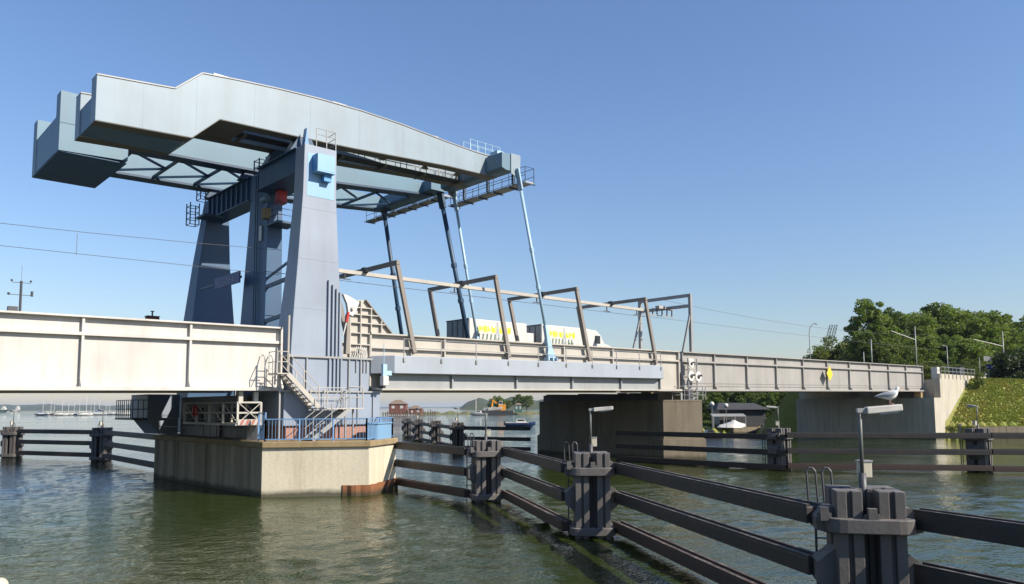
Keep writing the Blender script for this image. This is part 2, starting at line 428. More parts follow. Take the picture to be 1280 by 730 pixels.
LS = [17.55-4.5*i for i in range(12)][::-1]
t = thing('railway_span', 'long cream plate girder railway span left of the blue tower', 'bridge span', (LS[0], YN, zb(LS[0])))
girder(t, LS, YN, -1, 'span_paint'); girder(t, [LS[0], 17.55], YF, 1, 'span_paint'); span_inside(t, LS[0], 17.5, 'span_paint')
RS = [52.0]+[56.65+5.2*i for i in range(9)]+[103.6]
t = thing('railway_span', 'pale grey plate girder railway span running to the right bank', 'bridge span', (52, YN, zb(52)))
girder(t, RS, YN, -1, 'span_paint_aged'); girder(t, [52.0, 103.6], YF, 1, 'span_paint_aged'); span_inside(t, 52.05, 103.55, 'span_paint_aged')
m = MB().path([(53, YN-0.3, zb(53)+0.62), (103, YN-0.3, zb(103)+0.62)], 0.02, 5); m.build('cable', 'wire_metal', t)

# railway bascule leaf
BS = [22.75, 27.9, 33.05, 38.2, 43.35, 48.5, 51.5]
leaf_ = thing('railway_bascule_leaf', 'railway bascule leaf of cream girders with a blue grey fascia walkway', 'bascule leaf', (22.75, YN, zb(22.75)))
girder(leaf_, BS, YN, -1, 'cream_paint', True, False); girder(leaf_, [22.75, 51.5], YF, 1, 'cream_paint'); span_inside(leaf_, 22.8, 51.4, 'fascia_recess')
def leaf_fascia():
    y0 = 35.2
    # box walkway fascia, tapered back to the girder at both ends in plan
    m = MB()
    zt_ = lambda x: zb(x)+1.92
    zl = lambda x: zb(x)+0.93
    pl = [(22.7, YN-0.28), (23.6, y0), (47.6, y0), (49.3, YN-0.28)]
    bot = [(x, y, zl(x)) for x, y in pl]; top = [(x, y, zt_(x)) for x, y in pl]
    m.hexa(bot+top); m.build('fascia', 'fascia_paint', leaf_, bevel=0.03)
    # soffit return below, set back, with its ribs
    x = 23.2
    st = [23.3, 27.9, 33.05, 38.2, 43.35, 48.0]
    for a, b in zip(st, st[1:]):
        MB().box(a+0.05, b-0.05, 35.72, 35.78, zb(a)+0.12, zb(a)+0.925, G).build('panel', 'fascia_recess', leaf_)
    for x in st: MB().box(x-0.05, x+0.05, 35.55, 35.80, zb(x)+0.12, zb(x)+0.92).build('stiffener', 'fascia_recess', leaf_)
    MB().box(22.8, 48.4, 35.5, 36.04, zb(22.8)+0.02, zb(22.8)+0.115, G).build('bottom_flange', 'cream_paint', leaf_)
    # slim railing on the walkway edge
    m = MB()
    for k in range(10):
        x = 24.2+k*2.6; m.box(x-0.02, x+0.02, 35.19, 35.23, zb(x)+1.7, zb(x)+2.85)
        m.box(x-0.06, x+0.06, 35.12, 35.2, zb(x)+1.58, zb(x)+1.80)
    for dz in (2.35, 2.85): m.path([(24.2, 35.21, zb(24.2)+dz), (47.6, 35.21, zb(47.6)+dz)], 0.018, 5)
    m.build('railing', 'galvanised', leaf_)
leaf_fascia()
def leaf_tail():
    # ribbed tail plate standing above the deck beside the tower
    y = YN; off = -0.25
    poly = [(21.45, 7.05), (21.45, 9.35), (21.72, 9.86), (22.06, 10.06), (22.42, 10.08), (24.15, 8.33), (24.15, 8.24), (22.7, 8.22), (22.7, 5.6), (21.5, 5.6)]
    p = MB().prism(poly, 'y', y-0.02, y+0.06).build('tail_plate', 'cream_paint', leaf_)
    for z, a, b in ((8.22, 21.47, 22.7), (8.78, 21.47, 23.72), (9.24, 21.47, 23.28), (9.62, 21.6, 22.9), (7.6, 21.47, 22.7)):
        MB().box(a, b, y-0.2, y-0.02, z-0.03, z+0.03).build('rib', 'cream_paint', p)
    for x, a, b in ((21.47, 5.7, 9.3), (22.12, 7.1, 10.0), (22.78, 7.1, 9.66), (23.45, 8.24, 9.0)):
        MB().box(x-0.03, x+0.03, y-0.215, y-0.02, a, b).build('stiffener', 'cream_paint', p)
    m = MB().bar((22.45, y-0.08, 10.08), (24.15, y-0.08, 8.34), 0.26, 0.06); m.build('edge_flange', 'portal_paint', p)
    h = MB().prism([(20.95, 10.25), (21.2, 10.22), (21.95, 9.9), (21.75, 9.35), (21.55, 9.1), (21.3, 9.2), (21.2, 9.75)], 'y', y-0.3, y-0.1).build('hinge_plate', 'white_paint', leaf_)
    MB().tube((21.5, y-0.42, 9.5), (21.5, y-0.05, 9.5), 0.09, 10).build('hinge_pin', 'cream_paint', h)
    MB().tube((21.32, y-0.24, 9.3), (21.2, y-0.24, 8.75), 0.075, 8).build('cylinder', 'red_paint', leaf_)
    MB().tube((21.2, y-0.24, 8.75), (21.0, y-0.24, 8.0), 0.04, 8).build('piston_rod', 'white_paint', leaf_)
    MB().prism([(21.2, 7.05), (21.44, 7.05), (21.44, 9.05), (21.56, 9.35), (21.62, 9.7), (21.45, 9.55), (21.28, 9.1)], 'y', y-0.22, y+0.06).build('curved_edge', 'portal_paint', leaf_)
    m = MB()
    for i in range(6): m.path([(21.62+i*0.13, y-0.45, 6.85), (21.66+i*0.14, y-0.42, 7.3), (21.8+i*0.12, y-0.3, 7.45), (21.95+i*0.11, y-0.3, 6.9)], 0.022, 5)
    m.build('cable_loops', 'white_paint', leaf_)
leaf_tail()

def overhead(leaf):
    for xb, xt_ in ((25.6, 24.34), (32.93, 31.79), (40.64, 39.32), (48.32, 47.08)):
        z0 = zb(xb)+2.25; z1 = 12.38
        for y in (YN-0.33, YF+0.33):
            MB().bar((xb, y, z0-0.15), (xt_, y, z1), 0.24, 0.2, (0, 1, 0)).build('portal_post', 'portal_paint', leaf)
        MB().bar((xt_, YN-0.46, z1), (xt_, YF+0.46, z1), 0.2, 0.24).build('portal_beam', 'portal_paint', leaf)
        m = MB().box(xt_-0.12, xt_+0.12, 39.4, 39.8, z1-0.17, z1+0.17).build('splice', 'steel_dark', leaf)
    MB().box(22.4, 51.2, 39.5, 39.72, 12.06, 12.28, 0.001).build('conductor_beam', 'cream_paint', leaf)
    m = MB()
    for x in (23.0, 31.2, 38.8, 46.6, 50.4):
        m.tube((x, 39.6, 12.06), (x, 39.6, 11.75), 0.05, 6); m.bar((x-0.4, 39.6, 11.72), (x+0.4, 39.6, 11.72), 0.05, 0.05)
    loose(m, 'insulator', 'steel_dark', leaf)
    MB().tube((18, 39.6, 11.6), (51.5, 39.6, 11.65), 0.018, 5).build('contact_wire', 'wire_metal', leaf)
overhead(leaf_)

# road: three deck lengths behind the railway
def road_deck(label, x0, x1, mat, bascule=False):
    r = thing('road_span', label, 'bridge span', (x0, 44.0, zb(x0)))
    MB().box(x0, x1, 44.2, 52.4, zb(x0)+1.6, zb(x0)+1.95, G).build('deck_slab', 'steel_dark', r)
    MB().box(x0, x1, 45.0, 51.6, zb(x0)+1.955, zb(x0)+2.0, G).build('carriageway', 'asphalt', r)
    for y in (44.4, 52.2):
        MB().box(x0, x1, y-0.1, y+0.1, zb(x0)+0.2, zb(x0)+1.6, G).build('edge_girder', mat, r)
    m = MB(); x = x0+1
    while x < x1-0.3: m.box(x-0.1, x+0.1, 44.55, 52.05, zb(x)+0.5, zb(x)+1.6); x += 2.6
    loose(m, 'cross_girder', mat, r)
    for y in (44.35, 52.25):
        m = MB(); x = x0+0.2
        while x < x1: m.box(x-0.03, x+0.03, y-0.03, y+0.03, zb(x)+1.95, zb(x)+2.95); x += 1.6
        for dz in (2.45, 2.95): m.path([(x0+0.1, y, zb(x0)+dz), (x1-0.1, y, zb(x1)+dz)], 0.025, 5)
        m.build('railing', 'galvanised', r)
    return r
road_deck('road deck behind the cream railway span, left of the tower', -32, 17.4, 'span_paint')
road_deck('road bascule leaf carrying two white lorries behind the railway leaf', 22.8, 51.4, 'fascia_recess')
road_deck('road deck behind the pale grey railway span towards the right bank', 51.9, 103.5, 'span_paint_aged')

# ------------------------------------------------------------------ left river pier with its equipment
def pier(name, label, low, top, poly, cap_over, mat, capmat, capz):
    r = thing(name, label, 'bridge pier', (poly[0][0], poly[0][1], 0))
    MB().prism(poly, 'z', low, top).build('shaft', mat, r)
    cx_ = sum(p[0] for p in poly)/len(poly); cy_ = sum(p[1] for p in poly)/len(poly)
    pc = []
    for x, y in poly:
        d = Vector((x-cx_, y-cy_)); d = d*(1+cap_over/d.length); pc.append((cx_+d.x, cy_+d.y))
    MB().prism(pc, 'z', top, capz).build('cap', capmat, r, bevel=0.03)
    return r, pc
P1 = [(15.95, 34.8), (20.0, 31.95), (23.0, 34.15), (23.0, 50.6), (20.0, 53.4), (15.95, 49.9)]
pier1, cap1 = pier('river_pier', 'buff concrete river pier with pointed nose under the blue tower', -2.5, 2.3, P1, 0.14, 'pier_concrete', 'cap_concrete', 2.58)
def sheet_skirt():
    a, b, c = Vector((19.0, 32.65)), Vector((20.02, 31.9)), Vector((23.05, 34.1))
    pts = []
    for p, q, n in ((a, b, 6), (b, c, 14)):
        d = q-p; nn = Vector((d.y, -d.x)).normalized()
        for i in range(n):
            u = i/n; k = 0.16 if (i//2) % 2 else 0.05
            pts.append(p+d*u+nn*k)
    pts.append(c+Vector((0.04, -0.05)))
    top = 0.5
    for p, q in zip(pts, pts[1:]):
        MB().hexa([(p.x, p.y, -2), (q.x, q.y, -2), (q.x-0.02, q.y+0.12, -2), (p.x-0.02, p.y+0.12, -2), (p.x, p.y, top), (q.x, q.y, top), (q.x-0.02, q.y+0.12, top), (p.x-0.02, p.y+0.12, top)]).build('sheet_pile', 'rusty_sheet', pier1)
sheet_skirt()

# blue railing round the pier deck
def railing_run(root, pts, z, h, mat, gap=0.16, post=1.6, nm='railing', solid=False, thick=0.03):
    top = MB(); bal = MB(); po = MB()
    for a, b in zip(pts, pts[1:]):
        a = Vector(a); b = Vector(b); L = (b-a).length; d = (b-a)/L
        for zz_ in (0.1, h): top.bar((a.x, a.y, z+zz_), (b.x, b.y, z+zz_), 0.06, 0.05)
        n = max(1, round(L/post))
        for i in range(n+1): p = a+d*(L*i/n); po.box(p.x-thick, p.x+thick, p.y-thick, p.y+thick, z, z+h+0.03)
        n = max(1, round(L/gap))
        for i in range(1, n): p = a+d*(L*i/n); bal.box(p.x-0.008, p.x+0.008, p.y-0.008, p.y+0.008, z+0.1, z+h)
    loose(top, 'hand_rail', mat, root); loose(po, 'post', mat, root)
    if bal.v: bal.build('balusters', mat, root)
t = thing('pier_railing', 'sky blue railing along the nose of the left pier', 'railing', (20, 32.1, 2.58))
railing_run(t, [(16.15, 34.95), (20.0, 32.2), (22.85, 34.25), (22.85, 36.0)], 2.585, 1.05, 'rail_blue_paint')
railing_run(t, [(16.15, 34.95), (16.15, 35.7)], 2.585, 1.35, 'rail_blue_paint')
t = thing('electric_cabinet', 'long sky blue cabinet behind the railing at the pier tip', 'cabinet', (22.3, 34.3, 2.58))
MB().prism([(20.5, 33.1), (21.0, 32.8), (22.6, 34.0), (22.6, 35.2), (22.1, 35.2)], 'z', 2.585, 3.35).build('body', 'cabinet_blue', t)
MB().prism([(20.45, 33.1), (21.0, 32.74), (22.66, 33.97), (22.66, 35.25), (22.05, 35.25)], 'z', 3.35, 3.42).build('lid', 'cabinet_blue', t)

# ------------------------------------------------------------------ tower (three pylons, cross beams, plinths)
tower = thing('bascule_tower', 'blue grey steel portal tower of three flared pylons on the left pier', 'tower', (19.5, 36.2, 2.58))
def pylon(name, secs, mat):
    """secs: list of (z, x0, x1, y0, y1)"""
    m = MB(); m.loft([[(x0, y0, z), (x1, y0, z), (x1, y1, z), (x0, y1, z)] for z, x0, x1, y0, y1 in secs])
    return m.build(name, mat, tower, bevel=0.03)
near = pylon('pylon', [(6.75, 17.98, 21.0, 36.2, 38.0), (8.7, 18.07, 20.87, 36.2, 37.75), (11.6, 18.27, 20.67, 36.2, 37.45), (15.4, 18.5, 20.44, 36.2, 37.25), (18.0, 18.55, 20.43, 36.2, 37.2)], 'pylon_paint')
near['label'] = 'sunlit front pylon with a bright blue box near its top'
mid = pylon('pylon', [(2.6, 19.3, 20.6, 42.3, 46.2), (9.2, 19.3, 20.36, 42.2, 45.6), (15.4, 19.32, 20.22, 42.1, 44.7), (18.2, 19.3, 20.2, 42.1, 44.4)], 'pylon_paint_shaded')
far = pylon('pylon', [(2.6, 18.2, 21.6, 51.2, 53.4), (10.0, 18.5, 21.3, 51.3, 53.0), (14.0, 18.9, 20.95, 51.4, 52.7), (18.3, 19.45, 20.75, 51.4, 52.4)], 'pylon_paint_shaded')
# lower storeys of the front pylon
MB().box(18.0, 22.5, 36.0, 38.3, 5.05, 6.74).build('lower_casing', 'pylon_paint', tower, bevel=0.02)
MB().box(17.75, 22.65, 35.88, 38.4, 6.74, 6.84).build('ledge', 'galvanised', tower)
MB().box(17.47, 23.06, 35.8, 38.6, 3.28, 4.97).build('base_casing', 'pylon_paint', tower, bevel=0.02)
MB().box(17.3, 23.2, 35.7, 38.7, 4.97, 5.05).build('ledge', 'galvanised', tower)
MB().box(17.7, 22.9, 35.95, 38.5, 2.585, 3.28).build('brick_plinth', 'brick_pale', tower)
for x in (20.05, 20.30, 20.52, 20.72):
    MB().box(x-0.05, x+0.05, 36.06, 36.2, 6.84, 10.9-(x-20.05)*0.9).build('conduit', 'pylon_paint', tower)
for x in (20.05, 20.30, 20.52, 20.72): MB().box(x-0.05, x+0.05, 35.88, 36.0, 5.06, 6.72).build('conduit', 'pylon_paint', tower)
for x in (18.75, 21.2, 21.92): MB().box(x-0.03, x+0.03, 35.9, 36.0, 5.06, 6.73).build('seam_rib', 'fascia_recess', tower)
for x in (18.75, 20.7, 21.65, 22.6): MB().box(x-0.025, x+0.025, 35.72, 35.8, 3.29, 4.96).build('seam_rib', 'fascia_recess', tower)
for x in (21.65, 22.1, 22.3): MB().box(x-0.02, x+0.02, 35.92, 36.0, 6.05, 6.73).build('drop_pipe', 'fascia_recess', tower)
for z, a, b in ((9.3, 18.12, 20.84), (11.9, 18.3, 20.65), (14.6, 18.46, 20.47)): MB().box(a, b, 36.193, 36.199, z-0.02, z+0.02).build('weld_seam', 'pylon_paint', tower)
# the blue box and its painted patch
MB().box(18.72, 20.3, 36.188, 36.199, 15.25, 17.55).build('blue_patch', 'patch_blue_paint', tower)
b = MB().box(19.0, 20.0, 35.62, 36.19, 16.55, 17.45).build('blue_box', 'box_blue_paint', tower, bevel=0.02)
MB().box(18.98, 20.05, 35.6, 36.187, 16.48, 16.548).build('box_shelf', 'patch_blue_paint', b)
MB().box(19.0, 20.0, 35.607, 35.618, 16.56, 17.44).build('box_front', 'patch_blue_paint', b)  # paler sheet paints in the sunlit front; the body keeps the shaded blue
MB().box(19.52, 19.95, 35.85, 36.185, 16.1, 16.475).build('box_bracket', 'box_blue_paint', b)
# cross beams
def cross(y0, y1, z0, z1, x0, x1, ribs):
    c = MB().box(x0, x1, y0, y1, z0, z1).build('cross_beam', 'pylon_paint_shaded', tower)
    for i in range(ribs):
        y = y0+(y1-y0)*(i+0.5)/ribs
        MB().box(x0-0.14, x0, y-0.04, y+0.04, z0+0.05, z1-0.05).build('rib', 'pylon_paint_shaded', c)
    MB().box(x0-0.2, x1+0.2, y0+0.02, y1-0.02, z1, z1+0.06).build('flange', 'pylon_paint_shaded', c)
    MB().box(x0-0.2, x1+0.2, y0+0.02, y1-0.02, z0-0.06, z0).build('flange', 'pylon_paint_shaded', c)
cross(37.2, 42.1, 16.75, 18.0, 18.75, 20.2, 0)
cross(44.5, 51.4, 16.8, 18.2, 19.35, 20.15, 9)
# bearing blocks carrying the two balance beams
for y0, y1 in ((38.03, 38.8), (40.86, 41.6)):
    MB().prism([(18.6, 18.06), (20.4, 18.06), (19.9, 18.97), (19.1, 18.97)], 'y', y0, y1).build('bearing', 'deep_blue_steel', tower)
for y0, y1 in ((45.3, 46.0), (50.9, 51.38)):
    MB().prism([(19.0, 18.28), (20.5, 18.28), (20.1, 18.93), (19.4, 18.93)], 'y', y0, y1).build('bearing', 'deep_blue_steel', tower)
MB().prism([(18.98, 18.0), (19.62, 18.0), (19.4, 18.5), (19.28, 19.35), (19.18, 18.5)], 'y', 37.4, 37.75).build('pivot_fin', 'rail_blue_paint', tower)
r_ = MB()
for x in (19.25, 19.85, 20.4): r_.box(x-0.02, x+0.02, 36.24, 36.28, 18.0, 19.0)
for z in (18.35, 18.68, 19.0): r_.path([(19.25, 36.26, z), (20.4, 36.26, z), (20.4, 37.15, z)], 0.018, 5)
r_.build('top_railing', 'galvanised', tower)
# ladder cages, rungs, small platforms on the shaded pylons
m = MB()
for y in (43.2, 43.48): m.path([(19.18, y, 8.5), (19.18, y, 18.0)], 0.03, 5)
for i in range(26): z = 8.6+i*0.36; m.tube((19.18, 43.2, z), (19.18, 43.48, z), 0.018, 5)
m.build('ladder', 'deep_blue_steel', tower)
def cage(x, y, z, hh):
    m = MB()
    for dx, dy in ((0, 0), (0.6, 0), (0, 0.7), (0.6, 0.7)): m.box(x+dx-0.03, x+dx+0.03, y+dy-0.03, y+dy+0.03, z, z+hh)
    k = 0
    while k*0.42 < hh+0.01:
        zz_ = z+k*0.42
        m.path([(x, y, zz_), (x+0.6, y, zz_), (x+0.6, y+0.7, zz_), (x, y+0.7, zz_), (x, y, zz_)], 0.025, 5); k += 1
    m.build('ladder_cage', 'deep_blue_steel', tower)
cage(19.0, 51.9, 18.35, 1.3); cage(18.6, 52.6, 16.7, 1.5); cage(19.3, 43.4, 18.25, 0.9); cage(19.5, 42.2, 18.25, 0.9)
MB().box(18.2, 19.5, 49.0, 50.4, 16.55, 16.68).build('service_platform', 'deep_blue_steel', tower)
MB().box(19.2, 20.5, 40.6, 42.05, 14.72, 14.84).build('service_platform', 'deep_blue_steel', tower)
m = MB()
for y in (40.65, 41.3, 42.0): m.box(19.22, 19.26, y-0.02, y+0.02, 14.84, 15.95)
for z in (15.2, 15.55, 15.95): m.path([(20.45, 40.65, z), (19.24, 40.65, z), (19.24, 42.0, z)], 0.02, 5)
m.build('platform_railing', 'deep_blue_steel', tower)
MB().box(19.35, 19.85, 40.75, 41.3, 15.9, 16.66).build('winch_cabinet', 'red_paint', tower, bevel=0.03)
MB().tube((18.95, 41.35, 16.2), (18.95, 42.02, 16.2), 0.2, 12).build('winch_drum', 'road_beam_paint', tower)
MB().box(18.9, 19.28, 41.6, 42.05, 15.1, 15.7).build('junction_box', 'cap_concrete', tower)
MB().box(19.22, 19.29, 42.75, 43.05, 14.0, 14.9).build('sign_plate', 'white_paint', tower)
m = MB()   # struts crossing the portal, holding the overhead line
m.bar((18.9, 38.0, 11.2), (19.4, 42.2, 11.2), 0.16, 0.2); m.bar((18.9, 37.9, 12.2), (19.4, 42.2, 11.7), 0.1, 0.12)
m.bar((18.7, 37.9, 9.2), (19.4, 42.2, 9.2), 0.16, 0.2)
m.build('portal_strut', 'deep_blue_steel', tower)

t = thing('road_name_board', 'dark blue board with faint white lettering between the two rear pylons', 'sign', (18.75, 44.7, 11.7))
MB().box(18.72, 18.8, 44.5, 48.3, 11.68, 12.38).build('board', 'navy_sign', t)
m = MB(); random.seed(3); y = 48.0
while y > 45.4:
    wl = random.uniform(0.10, 0.17); k = random.random()
    if k > 0.12:
        m.box(18.708, 18.718, y-0.03, y, 11.9, 12.16); 
        if k > 0.4: m.box(18.708, 18.718, y-wl, y-0.031, 11.9, 11.94)
        if k > 0.6: m.box(18.708, 18.718, y-wl, y-0.031, 12.02, 12.06)
    y -= wl+0.09
m.build('lettering', 'grey_print', t)
m = MB().bar((18.85, 44.5, 12.03), (18.85, 51.1, 12.03), 0.08, 0.12); m.build('support_bar', 'deep_blue_steel', t)

# ------------------------------------------------------------------ balance beams
def balance_near():
    r = thing('railway_balance_beam', 'large pale grey balance beam with twin box girders on top of the tower', 'balance beam', (19.5, 38, 19.0))
    prof = [(9.05, 17.34), (9.05, 19.49), (12.53, 19.80), (13.82, 20.96), (15.75, 21.15), (18.1, 21.32), (20.35, 21.42), (23.0, 21.44), (25.7, 21.34), (29.4, 21.06), (31.7, 20.93), (33.5, 20.9),
            (33.6, 19.61), (29.4, 19.52), (25.7, 19.30), (22.4, 19.10), (19.4, 18.98), (14.77, 18.84), (13.41, 17.55)]
    for y0, y1 in ((38.0, 38.82), (40.83, 41.65)):
        g = MB().prism(prof, 'y', y0, y1).build('box_girder', 'beam_paint', r, bevel=0.02)
        ed = MB()
        for a, b in zip(prof[1:11], prof[2:12]): ed.bar((a[0], (y0+y1)/2, a[1]+0.03), (b[0], (y0+y1)/2, b[1]+0.03), y1-y0+0.08, 0.06)
        ed.build('top_edge', 'galvanised', g)
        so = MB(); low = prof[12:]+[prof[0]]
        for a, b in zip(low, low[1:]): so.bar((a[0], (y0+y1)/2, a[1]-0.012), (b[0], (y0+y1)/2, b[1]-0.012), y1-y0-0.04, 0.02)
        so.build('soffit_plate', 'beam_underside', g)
    for x, z0, z1 in ((11.1, 17.5, 19.6), (13.6, 18.0, 20.7), (16.6, 18.95, 21.15), (19.8, 19.05, 21.35), (22.9, 19.2, 21.4), (26.0, 19.4, 21.25), (29.1, 19.6, 21.0)):
        MB().box(x-0.018, x+0.018, 37.994, 37.999, z0, z1).build('weld_seam', 'beam_paint', r)
    MB().box(9.10, 13.2, 38.825, 40.825, 17.40, 18.7).build('counterweight', 'road_beam_paint', r)
    MB().hexa([(13.25, 38.83, 17.62), (14.7, 38.83, 18.88), (14.7, 40.82, 18.88), (13.25, 40.82, 17.62), (13.25, 38.83, 18.9), (14.7, 38.83, 19.6), (14.7, 40.82, 19.6), (13.25, 40.82, 18.9)]).build('sloped_web', 'deep_blue_steel', r)
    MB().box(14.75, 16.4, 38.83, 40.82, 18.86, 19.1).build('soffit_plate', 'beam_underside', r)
    # front cross beam carrying the hangers outboard of the girders
    pf = [(32.55, 19.72), (32.9, 19.6), (33.6, 19.6), (34.0, 19.8), (34.0, 20.75), (32.55, 20.75)]
    MB().prism(pf, 'y', 36.35, 42.95).build('front_cross_beam', 'road_beam_paint', r, bevel=0.04)
    for y in (36.28, 42.96):
        MB().prism([(33.3, 19.45), (33.75, 19.3), (34.1, 19.55), (34.15, 20.8), (33.3, 20.8)], 'y', y, y+0.06).build('end_plate', 'beam_paint', r)
    # walkway between the girders
    wk = MB().box(16.5, 32.2, 39.75, 40.5, 19.02, 19.08, 0.025, 16.5).build('walkway', 'dark_grating', r)
    m = MB()
    for i in range(6):
        x = 16.8+i*3.0; m.box(x-0.07, x+0.07, 39.6, 40.82, 18.85+0.025*(x-16.5), 19.0+0.025*(x-16.5))
    m.build('walkway_bearer', 'beam_underside', wk)
    m = MB()
    for y in (39.78, 40.47):
        for i in range(11): x = 16.6+i*1.55; m.box(x-0.02, x+0.02, y-0.02, y+0.02, 19.08+0.025*(x-16.5), 20.05+0.025*(x-16.5))
        for dz in (0.5, 0.95): m.path([(16.6, y, 19.08+dz), (32.1, y, 19.47+dz)], 0.02, 5)
    m.build('walkway_railing', 'cream_paint', wk)
    for x in (21.5, 24.8, 28.0, 30.6): MB().prism([(x, 19.05+0.03*(x-19)), (x+0.5, 19.05+0.03*(x-19)), (x+0.25, 19.28+0.03*(x-19)), ], 'y', 38.825, 39.1).build('lug', 'beam_underside', r)
    # little hatches on the top edge and the tip railing
    for x, z in ((14.9, 21.14), (21.7, 21.5), (28.3, 21.2)): MB().box(x-0.45, x+0.45, 38.15, 38.7, z, z+0.10).build('hatch', 'white_paint', r)
    m = MB()
    for x in (31.3, 31.9, 32.6, 33.2, 33.9): m.box(x-0.02, x+0.02, 38.05, 38.09, 20.9, 21.75); m.box(x-0.02, x+0.02, 38.75, 38.79, 20.9, 21.75)
    for y in (38.07, 38.77):
        for z in (21.35, 21.75): m.path([(31.3, y, z), (33.9, y, z)], 0.022, 5)
    m.build('tip_railing', 'sky_blue_paint', r)
    MB().box(32.9, 33.5, 37.2, 37.9, 20.76, 21.15).build('winch_box', 'sky_blue_paint', r)
    # hung service walkway across the tip
    w_ = MB().box(34.3, 35.1, 36.0, 44.0, 19.0, 19.08).build('tip_walkway', 'cream_paint', r)
    m = MB()
    for y in (36.0, 37.6, 39.2, 40.8, 42.4, 44.0):
        for x in (34.3, 35.1): m.box(x-0.02, x+0.02, y-0.02, y+0.02, 19.0, 20.05)
        m.box(34.1, 35.2, y-0.04, y+0.04, 18.9, 18.99)
    for x in (34.3, 35.1):
        for z in (19.5, 20.05): m.path([(x, 36.0, z), (x, 44.0, z)], 0.02, 5)
    for y in (36.0,): m.path([(34.3, y, 20.05), (35.1, y, 20.05)], 0.02, 5)
    m.build('tip_walkway_railing', 'deep_blue_steel', w_)
    for y in (37.0, 39.6, 42.2): MB().box(34.05, 34.25, y-0.08, y+0.08, 19.02, 19.9).build('hanger_bracket', 'deep_blue_steel', r)
balance_near()
def balance_far():
    r = thing('road_balance_beam', 'blue road balance beam with braced girders behind the railway beam', 'balance beam', (19.8, 45.2, 19))
    prof = [(9.1, 17.80), (9.1, 21.05), (15.5, 21.0), (20.4, 20.95), (26, 20.9), (33.5, 20.75), (33.6, 19.98), (26.5, 19.42), (20.4, 19.0), (12.5, 18.82), (12.49, 17.93)]
    for y0, y1 in ((45.2, 46.1), (50.8, 51.7)):
        g = MB().prism(prof, 'y', y0, y1).build('box_girder', 'road_beam_paint', r)
        fl = MB()
        low = [(12.6, 18.80), (20.4, 18.98), (26.5, 19.40), (33.5, 19.95)]
        for a, b in zip(low, low[1:]): fl.bar((a[0], (y0+y1)/2, a[1]-0.06), (b[0], (y0+y1)/2, b[1]-0.06), 1.1, 0.14)
        fl.build('bottom_flange', 'deep_blue_steel', g)
        MB().box(9.09, 12.5, y0-0.01, y0+0.2, 19.3, 19.34).build('seam', 'deep_blue_steel', g)
    MB().box(9.12, 12.45, 46.105, 50.795, 17.86, 19.85).build('counterweight', 'road_beam_paint', r)
    MB().box(9.12, 12.46, 45.25, 51.65, 17.76, 17.795).build('soffit_plate', 'soffit_blue', r)
    zf = lambda x: 18.85+max(0, x-12.5)*0.022+max(0, x-20)*0.03
    xs = [13.0, 15.6, 18.2, 20.8, 23.6, 26.4, 29.2, 32.0]
    for i, x in enumerate(xs):
        MB().bar((x, 46.1, zf(x)), (x, 50.8, zf(x)), 0.14, 0.16).build('cross_strut', 'deep_blue_steel', r)
    for i, (a, b) in enumerate(zip(xs, xs[1:])):
        mid_ = (48.45)
        MB().bar((a, 46.1, zf(a)-0.02), (b, mid_, zf(b)-0.02), 0.12, 0.12).build('brace', 'deep_blue_steel', r)
        MB().bar((a, 50.8, zf(a)-0.02), (b, mid_, zf(b)-0.02), 0.12, 0.12).build('brace', 'deep_blue_steel', r)
    MB().box(32.6, 33.9, 44.1, 52.3, 19.95, 20.72).build('front_cross_beam', 'road_beam_paint', r)
    w_ = MB().box(34.3, 35.1, 44.9, 55.6, 19.95, 20.03).build('tip_walkway', 'cream_paint', r)
    m = MB(); y = 44.9
    while y < 55.7:
        for x in (34.3, 35.1): m.box(x-0.02, x+0.02, y-0.02, y+0.02, 19.95, 21.0)
        m.box(34.1, 35.2, y-0.04, y+0.04, 19.85, 19.94); y += 1.53
    for x in (34.3, 35.1):
        for z in (20.45, 21.0): m.path([(x, 44.9, z), (x, 55.6, z)], 0.02, 5)
    m.build('tip_walkway_railing', 'deep_blue_steel', w_)
    for y in (45.6, 48.4, 51.4): MB().box(33.95, 34.25, y-0.08, y+0.08, 19.96, 20.7).build('hanger_bracket', 'deep_blue_steel', r)
balance_far()

def rod(p, q, rad, mat, label, head=True):
    r = thing('hanger_rod', label, 'hanger rod', q, 0, 'hanger rods between beams and leaves')
    p = Vector(p); q = Vector(q); d = (q-p).normalized()
    n = MB().tube(p+d*0.9, q-d*0.7, rad, 10); n.build('rod', mat, r, True)
    MB().bar(p-d*0.15, p+d*1.3, rad*1.4, rad*3.6, (0, 1, 0)).build('upper_eye', mat, r, bevel=0.04)
    MB().loft([[(c.x-a, c.y-rad*1.2, c.z), (c.x+a, c.y-rad*1.2, c.z), (c.x+a, c.y+rad*1.2, c.z), (c.x-a, c.y+rad*1.2, c.z)] for c, a in ((q, 0.36), (q-d*0.3, 0.32), (q-d*0.6, 0.21), (q-d*1.7, rad*1.15), (q-d*2.2, rad))]).build('lower_fork', mat, r)
    m = MB()
    for k in (-0.38, 0.05, 0.42): m.box(q.x+k-0.06, q.x+k+0.06, q.y-0.22, q.y+0.22, q.z-0.2, q.z+0.02)
    loose(m, 'foot', mat, r)
    for s in (0.42, 0.62):
        c = p+(q-p)*s; MB().tube(c-d*0.15, c+d*0.15, rad*1.35, 10).build('coupling', mat, r)
rod((33.78, 36.2, 19.7), (36.55, 36.0, 7.42), 0.105, 'sky_blue_paint', 'pale blue hanger rod nearest the viewer, down to the fascia top')
rod((33.7, 42.85, 19.6), (36.5, 43.1, 7.2), 0.105, 'sky_blue_paint', 'thin pale blue hanger rod just right of a thick dark blue one')
rod((33.7, 44.55, 20.1), (36.5, 44.0, 7.1), 0.17, 'deep_blue_steel', 'thick dark blue hanger rod in front of the lorry trailer rear')
